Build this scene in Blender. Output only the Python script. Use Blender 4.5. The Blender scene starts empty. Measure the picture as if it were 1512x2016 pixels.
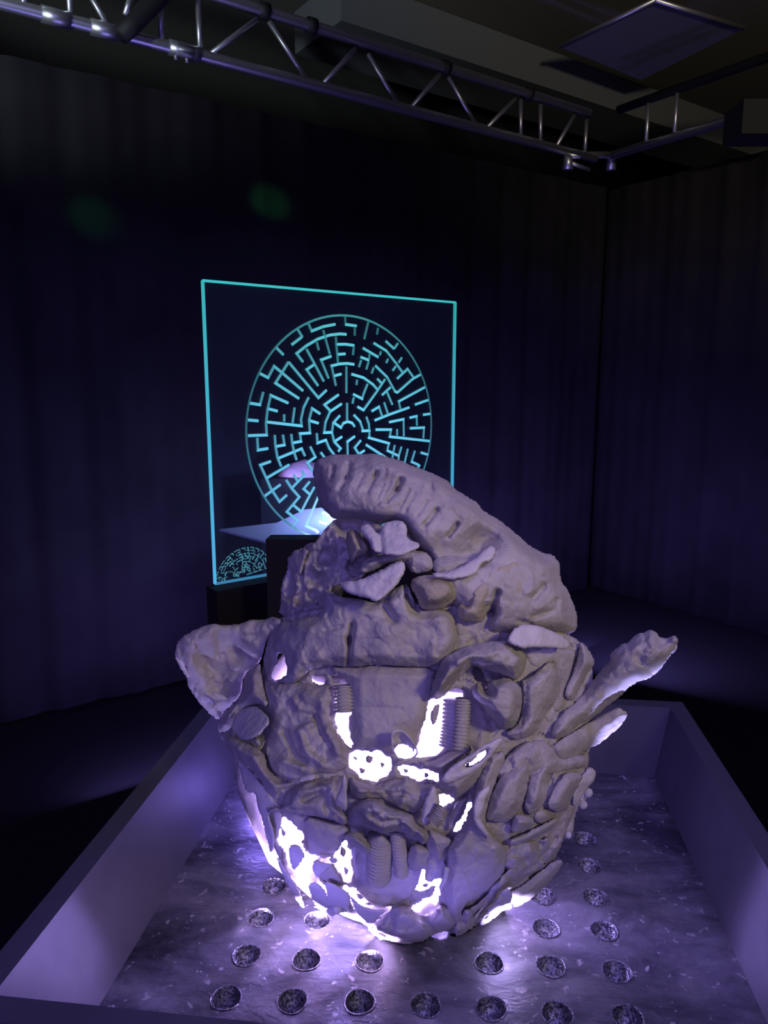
import bpy, bmesh, math, random
import numpy as np
from mathutils import Vector
from mathutils.geometry import delaunay_2d_cdt

random.seed(7)
S = bpy.context.scene
COL = S.collection

# ------------------------------------------------------------------ camera
CAMZ = 1.40                      # eye height
ZT = 0.90                        # height of the tray floor
FPX = 1456.0                     # focal length in pixels of the 1512 x 2016 frame
PITCH = math.radians(10.0)
cam_d = bpy.data.cameras.new('camera')
cam_d.sensor_fit = 'VERTICAL'
cam_d.sensor_height = 24.0
cam_d.lens = 24.0 * FPX / 2016.0
cam_d.clip_start = 0.02
cam = bpy.data.objects.new('camera', cam_d)
cam.location = (0, 0, CAMZ)
cam.rotation_euler = (math.radians(90) - PITCH, 0, 0)
COL.objects.link(cam)
S.camera = cam

# ------------------------------------------------------------------ world, exposure
S.view_settings.view_transform = 'Standard'
S.view_settings.look = 'None'
S.view_settings.exposure = 0.0
S.view_settings.gamma = 1.0
S.view_settings.use_curve_mapping = False
W = bpy.data.worlds.new('dark_hall')
W.use_nodes = True
W.node_tree.nodes['Background'].inputs[0].default_value = (0.10, 0.09, 0.30, 1)
W.node_tree.nodes['Background'].inputs[1].default_value = 0.0
S.world = W

# rays through the frame, used to place things at real distances
def px_ray(x, y):
    X = (np.asarray(x, float) - 756.0) / FPX
    Y = -(np.asarray(y, float) - 1008.0) / FPX
    cp, sp = math.cos(PITCH), math.sin(PITCH)
    return np.stack([X, cp + Y * sp, -sp + Y * cp], -1)
CAM = np.array([0.0, 0.0, CAMZ])
def at_z(x, y, z):
    r = px_ray(x, y)
    return CAM + r * ((z - CAMZ) / r[..., 2:3])
def at_y(x, y, Y):
    r = px_ray(x, y)
    return CAM + r * (Y / r[..., 1:2])
# ------------------------------------------------------------------ lights
VIOLET = (0.29, 0.20, 1.0)
LIGHTS = []
def lamp(name, kind, loc, energy, color, size=0.1, target=None, spot=None, blend=0.5):
    d = bpy.data.lights.new(name, kind)
    d.energy = energy
    d.color = color
    if kind == 'AREA':
        d.size = size
    else:
        d.shadow_soft_size = size
    if kind == 'SPOT':
        d.spot_size = math.radians(spot)
        d.spot_blend = blend
    o = bpy.data.objects.new(name, d)
    o.location = loc
    if target is not None:
        o.rotation_euler = (Vector(target) - Vector(loc)).to_track_quat('-Z', 'Y').to_euler()
    COL.objects.link(o)
    LIGHTS.append(o)
    return o
# LED lamps inside the hollow clay and on the tray round it
lamp('inner_lamp', 'POINT', (0.015, 0.720, ZT + 0.110), 4.2, (0.40, 0.29, 1.0), 0.022)
lamp('inner_lamp', 'POINT', (-0.045, 0.740, ZT + 0.018), 2.6, (0.42, 0.30, 1.0), 0.010)
lamp('inner_lamp', 'POINT', (0.080, 0.740, ZT + 0.018), 2.4, (0.42, 0.30, 1.0), 0.010)
lamp('tray_lamp', 'POINT', (-0.150, 0.820, ZT + 0.040), 0.30, VIOLET, 0.02)
lamp('tray_lamp', 'POINT', (0.130, 0.820, ZT + 0.040), 0.25, VIOLET, 0.02)
# added narrow spots, no fitting, that brighten the ear and horn edges
lamp('edge_fill', 'SPOT', (-0.205, 0.668, ZT + 0.014), 1.4, (0.45, 0.36, 1.0), 0.006, (-0.195, 0.682, ZT + 0.200), 50, 0.5)
lamp('edge_fill', 'SPOT', (0.255, 0.640, ZT + 0.012), 9.0, (0.42, 0.38, 1.0), 0.006, (0.225, 0.690, ZT + 0.200), 42, 0.5)
lamp('edge_fill', 'SPOT', (0.235, 0.610, ZT + 0.012), 2.0, (0.42, 0.38, 1.0), 0.006, (0.178, 0.680, ZT + 0.110), 34, 0.5)
# added bare spots low before the foot, brightening the jaw flakes
lamp('jaw_fill', 'SPOT', (-0.066, 0.590, ZT + 0.006), 3.2, (0.60, 0.42, 1.0), 0.006, (-0.045, 0.660, ZT + 0.050), 105, 0.4)
lamp('jaw_fill', 'SPOT', (-0.010, 0.560, ZT + 0.004), 2.2, (0.60, 0.42, 1.0), 0.006, (-0.005, 0.610, ZT + 0.030), 80, 0.5)
lamp('jaw_fill', 'SPOT', (-0.140, 0.590, ZT + 0.006), 2.4, (0.60, 0.42, 1.0), 0.006, (-0.100, 0.665, ZT + 0.050), 80, 0.4)
lamp('jaw_fill', 'SPOT', (0.125, 0.565, ZT + 0.004), 1.6, (0.52, 0.42, 1.0), 0.006, (0.105, 0.620, ZT + 0.040), 62, 0.3)
# added soft violet fill spots inside the front lip, brightening the lower body
lamp('lip_fill', 'SPOT', (-0.130, 0.455, ZT + 0.050), 1.0, (0.27, 0.20, 1.0), 0.040, (-0.010, 0.600, ZT + 0.110), 75, 1.0)
lamp('lip_fill', 'SPOT', (0.060, 0.440, ZT + 0.050), 0.7, (0.27, 0.20, 1.0), 0.040, (0.040, 0.600, ZT + 0.110), 75, 1.0)
# out of frame: warm key front right, violet wash above, added violet front fill
lamp('warm_key', 'SPOT', (0.85, -0.85, 2.05), 54.0, (1.0, 0.82, 0.56), 0.10, (0.06, 0.66, ZT + 0.32), 24, 1.0)
lamp('violet_wash', 'AREA', (0.85, 0.55, 2.55), 9.5, (0.33, 0.25, 1.0), 0.4, (0.0, 0.70, ZT))
lamp('front_fill', 'AREA', (-0.35, -0.75, 1.60), 12.5, (0.29, 0.21, 1.0), 1.2, (0.0, 0.60, ZT + 0.1))
lamp('overhead_fill', 'SPOT', (1.2, -1.2, 2.3), 280.0, (1.0, 0.88, 0.62), 0.15, (2.2, 3.2, 3.9), 62, 0.8)  # added unseen spots that brighten the ceiling and the left truss
lamp('overhead_fill', 'SPOT', (-1.9, 0.3, 2.2), 230.0, (0.80, 0.92, 1.0), 0.1, (-1.5, 2.6, 3.05), 46, 0.8)
# added unseen fills low before the drapes for the violet haze, facing away
def haze_fill(c, ang, length, energy):
    o = lamp('haze_fill', 'AREA', c, energy, (0.29, 0.22, 1.0), 0.1)
    o.data.shape = 'RECTANGLE'; o.data.size = length; o.data.size_y = 0.06
    o.rotation_euler = (math.radians(90 + 42), 0, ang)
haze_fill((0.10, 3.00, 0.06), math.radians(35), 2.6, 25.0)
lamp('haze_fill', 'AREA', (1.15, 3.35, 0.35), 10.0, (0.29, 0.22, 1.0), 0.4, (2.0, 4.6, 0.15))
lamp('green_spill', 'SPOT', (-1.0, 0.2, 2.55), 230.0, (0.12, 1.0, 0.30), 0.02, tuple(at_y(530, 396, 3.55)), 3.0, 0.9)
lamp('green_spill', 'SPOT', (-1.6, 0.2, 2.55), 90.0, (0.10, 1.0, 0.30), 0.02, tuple(at_y(70, 345, 2.75)), 4.0, 1.0)

# ------------------------------------------------------------------ helpers
def at_plane(x, y, p0, n):
    r = px_ray(x, y)
    t = ((np.asarray(p0) - CAM) @ n) / (r @ n)
    return CAM + r * np.asarray(t)[..., None]

_rng = np.random.RandomState(11)
_perm = np.tile(_rng.permutation(256), 3)
_grad = _rng.normal(size=(256, 3))
_grad /= np.linalg.norm(_grad, axis=1)[:, None]
def perlin(P):
    P = np.asarray(P, float)
    i = np.floor(P).astype(int)
    f = P - i
    w = f * f * f * (f * (f * 6 - 15) + 10)
    i = i & 255
    out = 0
    for dx in (0, 1):
        for dy in (0, 1):
            for dz in (0, 1):
                h = _perm[_perm[_perm[i[..., 0] + dx] + i[..., 1] + dy] + i[..., 2] + dz]
                g = _grad[h]
                d = f - np.array([dx, dy, dz])
                ww = (w[..., 0] if dx else 1 - w[..., 0]) * (w[..., 1] if dy else 1 - w[..., 1]) * (w[..., 2] if dz else 1 - w[..., 2])
                out = out + ww * (g * d).sum(-1)
    return out
def fbm(P, octaves=4, gain=0.5):
    a, s, out = 1.0, 1.0, 0
    for k in range(octaves):
        out = out + a * perlin(P * s + 17.3 * k)
        a *= gain
        s *= 2.0
    return out

def link(name, me, parent=None, base=None):
    o = bpy.data.objects.new(name, me)
    COL.objects.link(o)
    if parent is not None:
        o.parent = parent
    return o
def mesh_np(name, V, F, mat, parent=None, smooth=True, base=(0, 0, 0)):
    """V (n,3), F list of index tuples -> one mesh object."""
    me = bpy.data.meshes.new(name)
    V = np.asarray(V, float) - np.asarray(base, float)
    me.from_pydata(V.tolist(), [], [tuple(int(i) for i in f) for f in F])
    if smooth:
        me.shade_smooth()
    if mat is not None:
        me.materials.append(mat)
    return link(name, me, parent)
def empty(name, loc, label=None, cat=None, group=None):
    o = bpy.data.objects.new(name, None)
    o.location = loc
    COL.objects.link(o)
    tag(o, label, cat, group)
    return o
def tag(o, label=None, cat=None, group=None, kind=None):
    if label: o['label'] = label
    if cat: o['category'] = cat
    if group: o['group'] = group
    if kind: o['kind'] = kind
    return o
def box_vf(lo, hi):
    x0, y0, z0 = lo; x1, y1, z1 = hi
    V = [(x0, y0, z0), (x1, y0, z0), (x1, y1, z0), (x0, y1, z0), (x0, y0, z1), (x1, y0, z1), (x1, y1, z1), (x0, y1, z1)]
    F = [(0, 3, 2, 1), (4, 5, 6, 7), (0, 1, 5, 4), (1, 2, 6, 5), (2, 3, 7, 6), (3, 0, 4, 7)]
    return V, F
def hexa(bottom, top):
    V = [tuple(p) for p in bottom] + [tuple(p) for p in top]
    F = [(3, 2, 1, 0), (4, 5, 6, 7), (0, 1, 5, 4), (1, 2, 6, 5), (2, 3, 7, 6), (3, 0, 4, 7)]
    return V, F
def tube_vf(pts, r, n=8, rfun=None):
    pts = np.asarray(pts, float)
    V, F = [], []
    m = len(pts)
    for k in range(m):
        t = pts[min(k + 1, m - 1)] - pts[max(k - 1, 0)]
        t /= np.linalg.norm(t) + 1e-12
        up = np.array([0, 0, 1.0]) if abs(t[2]) < 0.9 else np.array([0, 1.0, 0])
        a = np.cross(t, up); a /= np.linalg.norm(a)
        b = np.cross(a, t)
        rr = r if rfun is None else rfun(k / (m - 1)) * r
        for j in range(n):
            q = 2 * math.pi * j / n
            V.append(pts[k] + rr * (math.cos(q) * a + math.sin(q) * b))
    for k in range(m - 1):
        for j in range(n):
            F.append((k * n + j, k * n + (j + 1) % n, (k + 1) * n + (j + 1) % n, (k + 1) * n + j))
    F.append(tuple(range(n))[::-1])
    F.append(tuple((m - 1) * n + j for j in range(n)))
    return V, F
def join_vf(parts):
    V, F = [], []
    for v, f in parts:
        o = len(V)
        V += [tuple(p) for p in v]
        F += [tuple(i + o for i in q) for q in f]
    return V, F

# ------------------------------------------------------------------ materials
def new_mat(name):
    m = bpy.data.materials.new(name)
    m.use_nodes = True
    nt = m.node_tree
    return m, nt, nt.nodes['Principled BSDF']
def noise_node(nt, scale, detail=4, rough=0.6, coord='Object', dist=0.0, vec_scale=None):
    tc = nt.nodes.new('ShaderNodeTexCoord')
    n = nt.nodes.new('ShaderNodeTexNoise')
    n.inputs['Scale'].default_value = scale
    n.inputs['Detail'].default_value = detail
    n.inputs['Roughness'].default_value = rough
    n.inputs['Distortion'].default_value = dist
    if vec_scale:
        mp = nt.nodes.new('ShaderNodeMapping')
        mp.inputs['Scale'].default_value = vec_scale
        nt.links.new(tc.outputs[coord], mp.inputs[0])
        nt.links.new(mp.outputs[0], n.inputs['Vector'])
    else:
        nt.links.new(tc.outputs[coord], n.inputs['Vector'])
    return n
def ramp(nt, src, stops):
    r = nt.nodes.new('ShaderNodeValToRGB')
    e = r.color_ramp.elements
    while len(e) < len(stops):
        e.new(0.5)
    for k, (p, c) in enumerate(stops):
        e[k].position = p
        e[k].color = (*c, 1) if len(c) == 3 else c
    nt.links.new(src, r.inputs[0])
    return r
def plain(name, color, rough=0.6, metal=0.0, emit=None, strength=1.0):
    m, nt, b = new_mat(name)
    b.inputs['Base Color'].default_value = (*color, 1)
    b.inputs['Roughness'].default_value = rough
    b.inputs['Metallic'].default_value = metal
    if emit:
        b.inputs['Emission Color'].default_value = (*emit, 1)
        b.inputs['Emission Strength'].default_value = strength
    return m
def clay_mat(name, c0, c1):
    m, nt, b = new_mat(name)
    n = noise_node(nt, 26, 6, 0.6)
    r = ramp(nt, n.outputs[0], [(0.3, c0), (0.7, c1)])
    nt.links.new(r.outputs[0], b.inputs['Base Color'])
    b.inputs['Roughness'].default_value = 0.85
    b.inputs['Specular IOR Level'].default_value = 0.25
    n2 = noise_node(nt, 320, 5, 0.65)
    n3 = noise_node(nt, 70, 4, 0.55, dist=0.6)
    ad = nt.nodes.new('ShaderNodeMath'); ad.operation = 'MULTIPLY_ADD'
    ad.inputs[1].default_value = 2.2
    nt.links.new(n3.outputs[0], ad.inputs[0]); nt.links.new(n2.outputs[0], ad.inputs[2])
    bp = nt.nodes.new('ShaderNodeBump')
    bp.inputs['Strength'].default_value = 0.45
    bp.inputs['Distance'].default_value = 0.0022
    nt.links.new(ad.outputs[0], bp.inputs['Height'])
    nt.links.new(bp.outputs[0], b.inputs['Normal'])
    return m
CLAY = clay_mat('raw_clay', (0.34, 0.32, 0.29), (0.48, 0.46, 0.42))
CLAY_OLIVE = clay_mat('ochre_clay', (0.34, 0.31, 0.22), (0.44, 0.40, 0.30))
CLAY_LIT = clay_mat('lit_clay', (0.50, 0.48, 0.47), (0.62, 0.60, 0.58))  # lighter copy of the clay: brightness of lit pieces put into the colour

def drape_mat():
    m, nt, b = new_mat('black_drape_cloth')
    n = noise_node(nt, 3, 3)
    r = ramp(nt, n.outputs[0], [(0.3, (0.020, 0.019, 0.022)), (0.7, (0.030, 0.028, 0.032))])
    nt.links.new(r.outputs[0], b.inputs['Base Color'])
    b.inputs['Roughness'].default_value = 0.95
    b.inputs['Specular IOR Level'].default_value = 0.05
    return m
DRAPE = drape_mat()
BLACK = plain('black_paint', (0.006, 0.006, 0.007), 0.7)
CEIL = plain('grey_ceiling', (0.16, 0.15, 0.13), 0.9)
PANELGREY = plain('grey_raft', (0.12, 0.13, 0.14), 0.8)
FLOORM = plain('dark_floor', (0.0035, 0.0035, 0.004), 0.9)
ALU = plain('brushed_aluminium', (0.62, 0.63, 0.65), 0.38, 0.9)

def tray_mat():
    m, nt, b = new_mat('smeared_steel')
    big = noise_node(nt, 13, 7, 0.68, dist=0.35, vec_scale=(0.8, 1.5, 1.0))
    r = ramp(nt, big.outputs[0], [(0.38, (0.06, 0.06, 0.075)), (0.50, (0.17, 0.17, 0.19)), (0.66, (0.36, 0.36, 0.38))])
    fine = noise_node(nt, 120, 3, 0.6, dist=0.5)
    sp = ramp(nt, fine.outputs[0], [(0.63, (0, 0, 0)), (0.68, (1, 1, 1))])
    mx = nt.nodes.new('ShaderNodeMix'); mx.data_type = 'RGBA'
    nt.links.new(sp.outputs[0], mx.inputs[0])
    nt.links.new(r.outputs[0], mx.inputs[6])
    mx.inputs[7].default_value = (0.62, 0.60, 0.60, 1)
    nt.links.new(mx.outputs[2], b.inputs['Base Color'])
    b.inputs['Metallic'].default_value = 0.5
    rr = ramp(nt, big.outputs[0], [(0.38, (0.55,) * 3), (0.6, (0.30,) * 3)])
    nt.links.new(rr.outputs[0], b.inputs['Roughness'])
    bp = nt.nodes.new('ShaderNodeBump')
    bp.inputs['Strength'].default_value = 0.35
    bp.inputs['Distance'].default_value = 0.002
    nb = noise_node(nt, 60, 5, 0.6, dist=0.8, vec_scale=(1.0, 1.6, 1.0))
    nt.links.new(nb.outputs[0], bp.inputs['Height'])
    nt.links.new(bp.outputs[0], b.inputs['Normal'])
    return m
STEEL = tray_mat()
def wall_steel():
    m, nt, b = new_mat('tray_side_steel')
    n = noise_node(nt, 12, 5, 0.6)
    r = ramp(nt, n.outputs[0], [(0.3, (0.070, 0.070, 0.082)), (0.7, (0.105, 0.105, 0.120))])
    nt.links.new(r.outputs[0], b.inputs['Base Color'])
    b.inputs['Metallic'].default_value = 0.25
    b.inputs['Roughness'].default_value = 0.55
    return m
SIDESTEEL = wall_steel()
RIMM = plain('dark_rim', (0.10, 0.10, 0.11), 0.5, 0.2)
def cup_mat():
    m, nt, b = new_mat('hammered_hole')
    n = noise_node(nt, 420, 3, 0.6)
    r = ramp(nt, n.outputs[0], [(0.38, (0.10, 0.10, 0.12)), (0.66, (0.62, 0.62, 0.66))])
    nt.links.new(r.outputs[0], b.inputs['Base Color'])
    b.inputs['Metallic'].default_value = 0.92
    b.inputs['Roughness'].default_value = 0.30
    bp = nt.nodes.new('ShaderNodeBump')
    bp.inputs['Strength'].default_value = 0.8
    bp.inputs['Distance'].default_value = 0.002
    nt.links.new(n.outputs[0], bp.inputs['Height'])
    nt.links.new(bp.outputs[0], b.inputs['Normal'])
    return m
CUP = cup_mat()

def glow_mat(name):
    """edge-lit acrylic: light leaves at cut edges and engraved grooves; strength and hue per point"""
    m = bpy.data.materials.new(name)
    m.use_nodes = True
    nt = m.node_tree
    nt.nodes.remove(nt.nodes['Principled BSDF'])
    at = nt.nodes.new('ShaderNodeAttribute'); at.attribute_name = 'glow'
    em = nt.nodes.new('ShaderNodeEmission')
    nt.links.new(at.outputs['Color'], em.inputs[0])
    em.inputs[1].default_value = 1.0
    nt.links.new(em.outputs[0], nt.nodes['Material Output'].inputs[0])
    return m
GLOW = glow_mat('edge_lit_groove')
def pane_mat():
    m = bpy.data.materials.new('clear_acrylic')
    m.use_nodes = True
    nt = m.node_tree
    nt.nodes.remove(nt.nodes['Principled BSDF'])
    tr = nt.nodes.new('ShaderNodeBsdfTransparent'); tr.inputs[0].default_value = (0.86, 0.96, 0.96, 1)
    gl = nt.nodes.new('ShaderNodeBsdfGlossy'); gl.inputs['Roughness'].default_value = 0.03
    df = nt.nodes.new('ShaderNodeBsdfDiffuse'); df.inputs[0].default_value = (0.35, 0.50, 0.50, 1)
    fr = nt.nodes.new('ShaderNodeFresnel'); fr.inputs[0].default_value = 1.3
    m1 = nt.nodes.new('ShaderNodeMixShader'); m2 = nt.nodes.new('ShaderNodeMixShader')
    nt.links.new(fr.outputs[0], m1.inputs[0])
    nt.links.new(tr.outputs[0], m1.inputs[1]); nt.links.new(gl.outputs[0], m1.inputs[2])
    m2.inputs[0].default_value = 0.04
    nt.links.new(m1.outputs[0], m2.inputs[1]); nt.links.new(df.outputs[0], m2.inputs[2])
    nt.links.new(m2.outputs[0], nt.nodes['Material Output'].inputs[0])
    return m
PANE = pane_mat()

# ------------------------------------------------------------------ room shell
def struct(name, vf, mat, smooth=False):
    o = mesh_np(name, vf[0], vf[1], mat, None, smooth)
    o['kind'] = 'structure'
    return o
struct('floor', box_vf((-5.0, -3.0, -0.10), (7.5, 9.5, 0.0)), FLOORM)
struct('ceiling', box_vf((-5.0, -3.0, 3.70), (7.5, 9.5, 3.80)), CEIL)
struct('wall_back', box_vf((-5.0, 9.5, 0.0), (7.5, 9.6, 3.70)), BLACK)
struct('wall_front', box_vf((-5.0, -3.1, 0.0), (7.5, -3.0, 3.70)), BLACK)
struct('wall_left', box_vf((-5.1, -3.0, 0.0), (-5.0, 9.5, 3.70)), BLACK)
struct('wall_right', box_vf((7.5, -3.0, 0.0), (7.6, 9.5, 3.70)), BLACK)

# ------------------------------------------------------------------ trusses and drapes
ZL = 2.73                                            # height of the lower chord
def lower(x, y): return at_z(x, y, ZL)
T0 = lower(754, 203); T1 = lower(1170, 312)
TD = T1 - T0; TD[2] = 0; TD /= np.linalg.norm(TD)    # along the truss
TN = np.array([TD[1], -TD[0], 0.0])                  # towards the camera side
TC = lower(1205, 306)                                # corner of the two trusses
TD2 = TN.copy()                                      # second truss comes forward from the corner
def on_truss(x, y): return at_plane(x, y, T0, TN)
TN2 = TD.copy()
def on_truss2(x, y): return at_plane(x, y, TC, TN2)
ZU = float(on_truss(754, 95)[2])

def bar(name, a, b, r, mat, parent, base, n=10):
    v, f = tube_vf([a, b], r, n)
    return mesh_np(name, v, f, mat, parent, True, base)
base = (float(T0[0]), float(T0[1]), ZL)
truss = empty('ladder_truss', base, 'long aluminium ladder truss crossing the upper left, with zigzag braces between two tubes', 'truss')
s0 = T0 - TD * 4.2
sL = on_truss(1172, 313); sU = on_truss(1160, 222)
bar('lower_chord', np.array([s0[0], s0[1], ZL]), np.array([sL[0], sL[1], ZL]), 0.024, ALU, truss, base)
bar('upper_chord', np.array([s0[0], s0[1], ZU]), np.array([sU[0], sU[1], ZU]), 0.024, ALU, truss, base)
BR = [((46, -90), (47, 18)), ((133, -60), (139, 40)), ((165, -30), (219, 62)), ((262, -20), (246, 30)),
      ((315, -20), (318, 85)), ((389, -10), (394, 107)), ((506, 38), (410, 110)), ((529, 42), (607, 163)),
      ((699, 97), (632, 170)), ((724, 106), (785, 211)), ((866, 146), (806, 216)), ((882, 152), (938, 249)),
      ((1014, 195), (955, 255)), ((1025, 196), (1025, 272)), ((1064, 206), (1064, 281)), ((1130, 228), (1094, 290)),
      ((1155, 236), (1151, 300))]
for a, b in BR:
    bar('brace', on_truss(*a), on_truss(*b), 0.012, ALU, truss, base, 8)
# collars along the chords
for k, q in enumerate([(110, 45), (205, 65), (356, 100), (370, 104)]):
    c = on_truss(*q)
    c = np.array([c[0], c[1], ZL])
    bar('collar', c - TD * 0.05, c + TD * 0.05, 0.030, ALU, truss, base, 12)
for q in [(520, 30), (613, 55), (877, 139), (1040, 187)]:
    c = on_truss(*q); c = np.array([c[0], c[1], ZU])
    bar('clamp', c - TD * 0.02, c + TD * 0.02, 0.034, BLACK, truss, base, 12)
# bolts below the chord
for q in [(346, 118), (368, 124)]:
    c = on_truss(*q)
    bar('bolt', c, c + np.array([0, 0, 0.05]), 0.007, ALU, truss, base, 8)

base2 = (float(TC[0]), float(TC[1]), ZL)
truss2 = empty('ladder_truss', base2, 'dim second ladder truss running forward from the corner at the upper right', 'truss')
e2 = TC + TD2 * 4.0
bar('lower_chord', TC, np.array([e2[0], e2[1], ZL]), 0.024, ALU, truss2, base2)
bar('upper_chord', np.array([TC[0], TC[1], ZU]) + TD2 * 0.03, np.array([e2[0], e2[1], ZU]), 0.024, BLACK, truss2, base2)
for x in (1275, 1330):
    ln = on_truss2(x, 230)
    bar('brace', np.array([ln[0], ln[1], ZL]), np.array([ln[0], ln[1], ZU]), 0.012, ALU, truss2, base2, 8)
for s in (1.35, 1.9, 2.5):
    q = TC + TD2 * s
    bar('brace', np.array([q[0], q[1], ZL]), np.array([q[0], q[1], ZU]) + TD2 * 0.3, 0.012, ALU, truss2, base2, 8)
# corner fittings
cc = on_truss(1118, 304)
corner = truss
cb = base
for (x, y0, y1) in ((1118, 306, 334), (1203, 304, 335)):
    a = on_truss(x, y0); b = on_truss(x, y1)
    v, f = tube_vf([a, a * 0.7 + b * 0.3, b], 0.028, 10, lambda t: 0.8 + 0.35 * t)
    mesh_np('stub_foot', v, f, ALU, corner, True, cb)
bar('pin', on_truss(1124, 321), on_truss(1160, 334), 0.012, ALU, corner, cb, 8)
bar('link_bar', on_truss(1118, 306), on_truss(1206, 305), 0.020, ALU, corner, cb, 10)

def drape(name, a, b, ztop, label, seed, toward):
    n = 220
    V, F = [], []
    a = np.asarray(a); b = np.asarray(b)
    L = np.linalg.norm(b - a)
    for j, z in enumerate((0.02, 0.9, 1.8, ztop)):
        for k in range(n + 1):
            s = k / n
            p = a + (b - a) * s
            w = 0.010 * math.sin(s * L * 22 + 1.6 * math.sin(s * L * 5 + seed)) + 0.004 * math.sin(s * L * 57 + seed)
            w *= 1.0 - 0.25 * j / 3
            p = p + toward * w
            V.append((p[0], p[1], z))
    m = n + 1
    for j in range(3):
        for k in range(n):
            F.append((j * m + k, j * m + k + 1, (j + 1) * m + k + 1, (j + 1) * m + k))
    o = mesh_np(name, V, F, DRAPE, None, True)
    sd = o.modifiers.new('cloth', 'SOLIDIFY'); sd.thickness = 0.004
    tag(o, label, 'curtain')
    return o
dA = np.array([s0[0], s0[1], 0]); dB = np.array([TC[0], TC[1], 0])
drape('black_drape', dA - TN * 0.10, dB - TN * 0.10 + TD * 0.10, ZL - 0.15, 'wide black pleated drape hanging under the long truss behind the glowing panel', 0.3, TN)
dC = dB + TD2 * 4.0
drape('black_drape', dB + TD * 0.15 - TD2 * 0.15, dC + TD * 0.15, ZL - 0.15, 'black pleated drape hanging under the second truss along the right side', 1.7, TN2)

# black cable arm across the truss at the left
arm = [on_truss(330, -25) + TN * 0.07, on_truss(290, 20) + TN * 0.075, on_truss(250, 62) + TN * 0.075, on_truss(228, 84) + TN * 0.07]
v, f = tube_vf(arm, 0.042, 10, lambda t: 1.0 - 0.25 * t)
o = mesh_np('cable_sleeve', v, f, BLACK, None, True)
tag(o, 'thick black cable sleeve slung diagonally over the truss at top left', 'cable')

# ceiling rafts and duct
def slab_at(name, pts, zc, th, mat, label, cat):
    b = [at_z(x, y, zc) for x, y in pts]
    t = [p + np.array([0, 0, th]) for p in b]
    v, f = hexa(b, t)
    return tag(mesh_np(name, v, f, mat, None, False), label, cat)
slab_at('ceiling_raft', [(1100, 92), (1290, 0), (1466, 56), (1262, 158)], 3.30, 0.012, PANELGREY, 'square grey ceiling raft at the upper right with a pale edge', 'panel')
rf = [at_z(x, y, 3.30) for x, y in [(1100, 92), (1290, 0), (1466, 56)]]
tr = bpy.data.objects['ceiling_raft']
bar('edge_strip', rf[0], rf[1], 0.012, ALU, tr, (0, 0, 0), 6)
bar('edge_strip', rf[1], rf[2], 0.012, ALU, tr, (0, 0, 0), 6)
dz = 3.25
d0 = at_z(672, 40, dz); d1 = d0 + TD * 4.6
up = np.array([0, 0, 0.22])
v, f = hexa([d0, d1, d1 - TN * 0.5, d0 - TN * 0.5], [d0 + up, d1 + up, d1 - TN * 0.5 + up, d0 - TN * 0.5 + up])
tag(mesh_np('ceiling_duct', v, f, PANELGREY, None, False), 'long grey box duct under the ceiling above the truss', 'duct')
# black box hanging in the dark corner
sp = at_y(1484, 243, float(on_truss2(1465, 240)[1]) - 0.25)
v, f = box_vf((sp[0] - 0.10, sp[1] - 0.10, sp[2] - 0.075), (sp[0] + 0.14, sp[1] + 0.10, sp[2] + 0.075))
LS = mesh_np('rig_box', v, f, BLACK, None, False)
tag(LS, 'black box hung on the second truss at the upper right edge', 'box')

# ------------------------------------------------------------------ plinth and tray
A7 = math.radians(6.8)
U = np.array([math.sin(A7), math.cos(A7), 0.0])      # away from the camera
Vv = np.array([math.cos(A7), -math.sin(A7), 0.0])    # to the right
def tp(v, u, z): return Vv * v + U * u + np.array([0, 0, z])
VL, VR, UF, UB = -0.292, 0.241, 0.432, 0.912          # floor of the tray
RL, RR, RF, RB = -0.320, 0.262, 0.409, 0.937          # rim
ZR = ZT + 0.084
tb = tp(-0.03, 0.67, ZT - 0.03)
tray = empty('perforated_tray', tb, 'sloped-sided steel tray with round hollows, under the clay sculpture', 'tray')
holes = []
for q in [(445, 1965), (575, 1971), (708, 1973), (838, 1979), (967, 1985), (1097, 1996), (1237, 2003), (485, 1881), (603, 1890), (728, 1892),
          (963, 1896), (1085, 1903), (1215, 1913), (513, 1807), (625, 1812), (1075, 1828), (1190, 1833), (540, 1745), (1068, 1765),
          (1173, 1767), (1160, 1705), (1152, 1652)]:
    P = at_z(q[0], q[1], ZT)
    holes.append((float(P @ Vv), float(P @ U)))
HR = 0.0118
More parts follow.
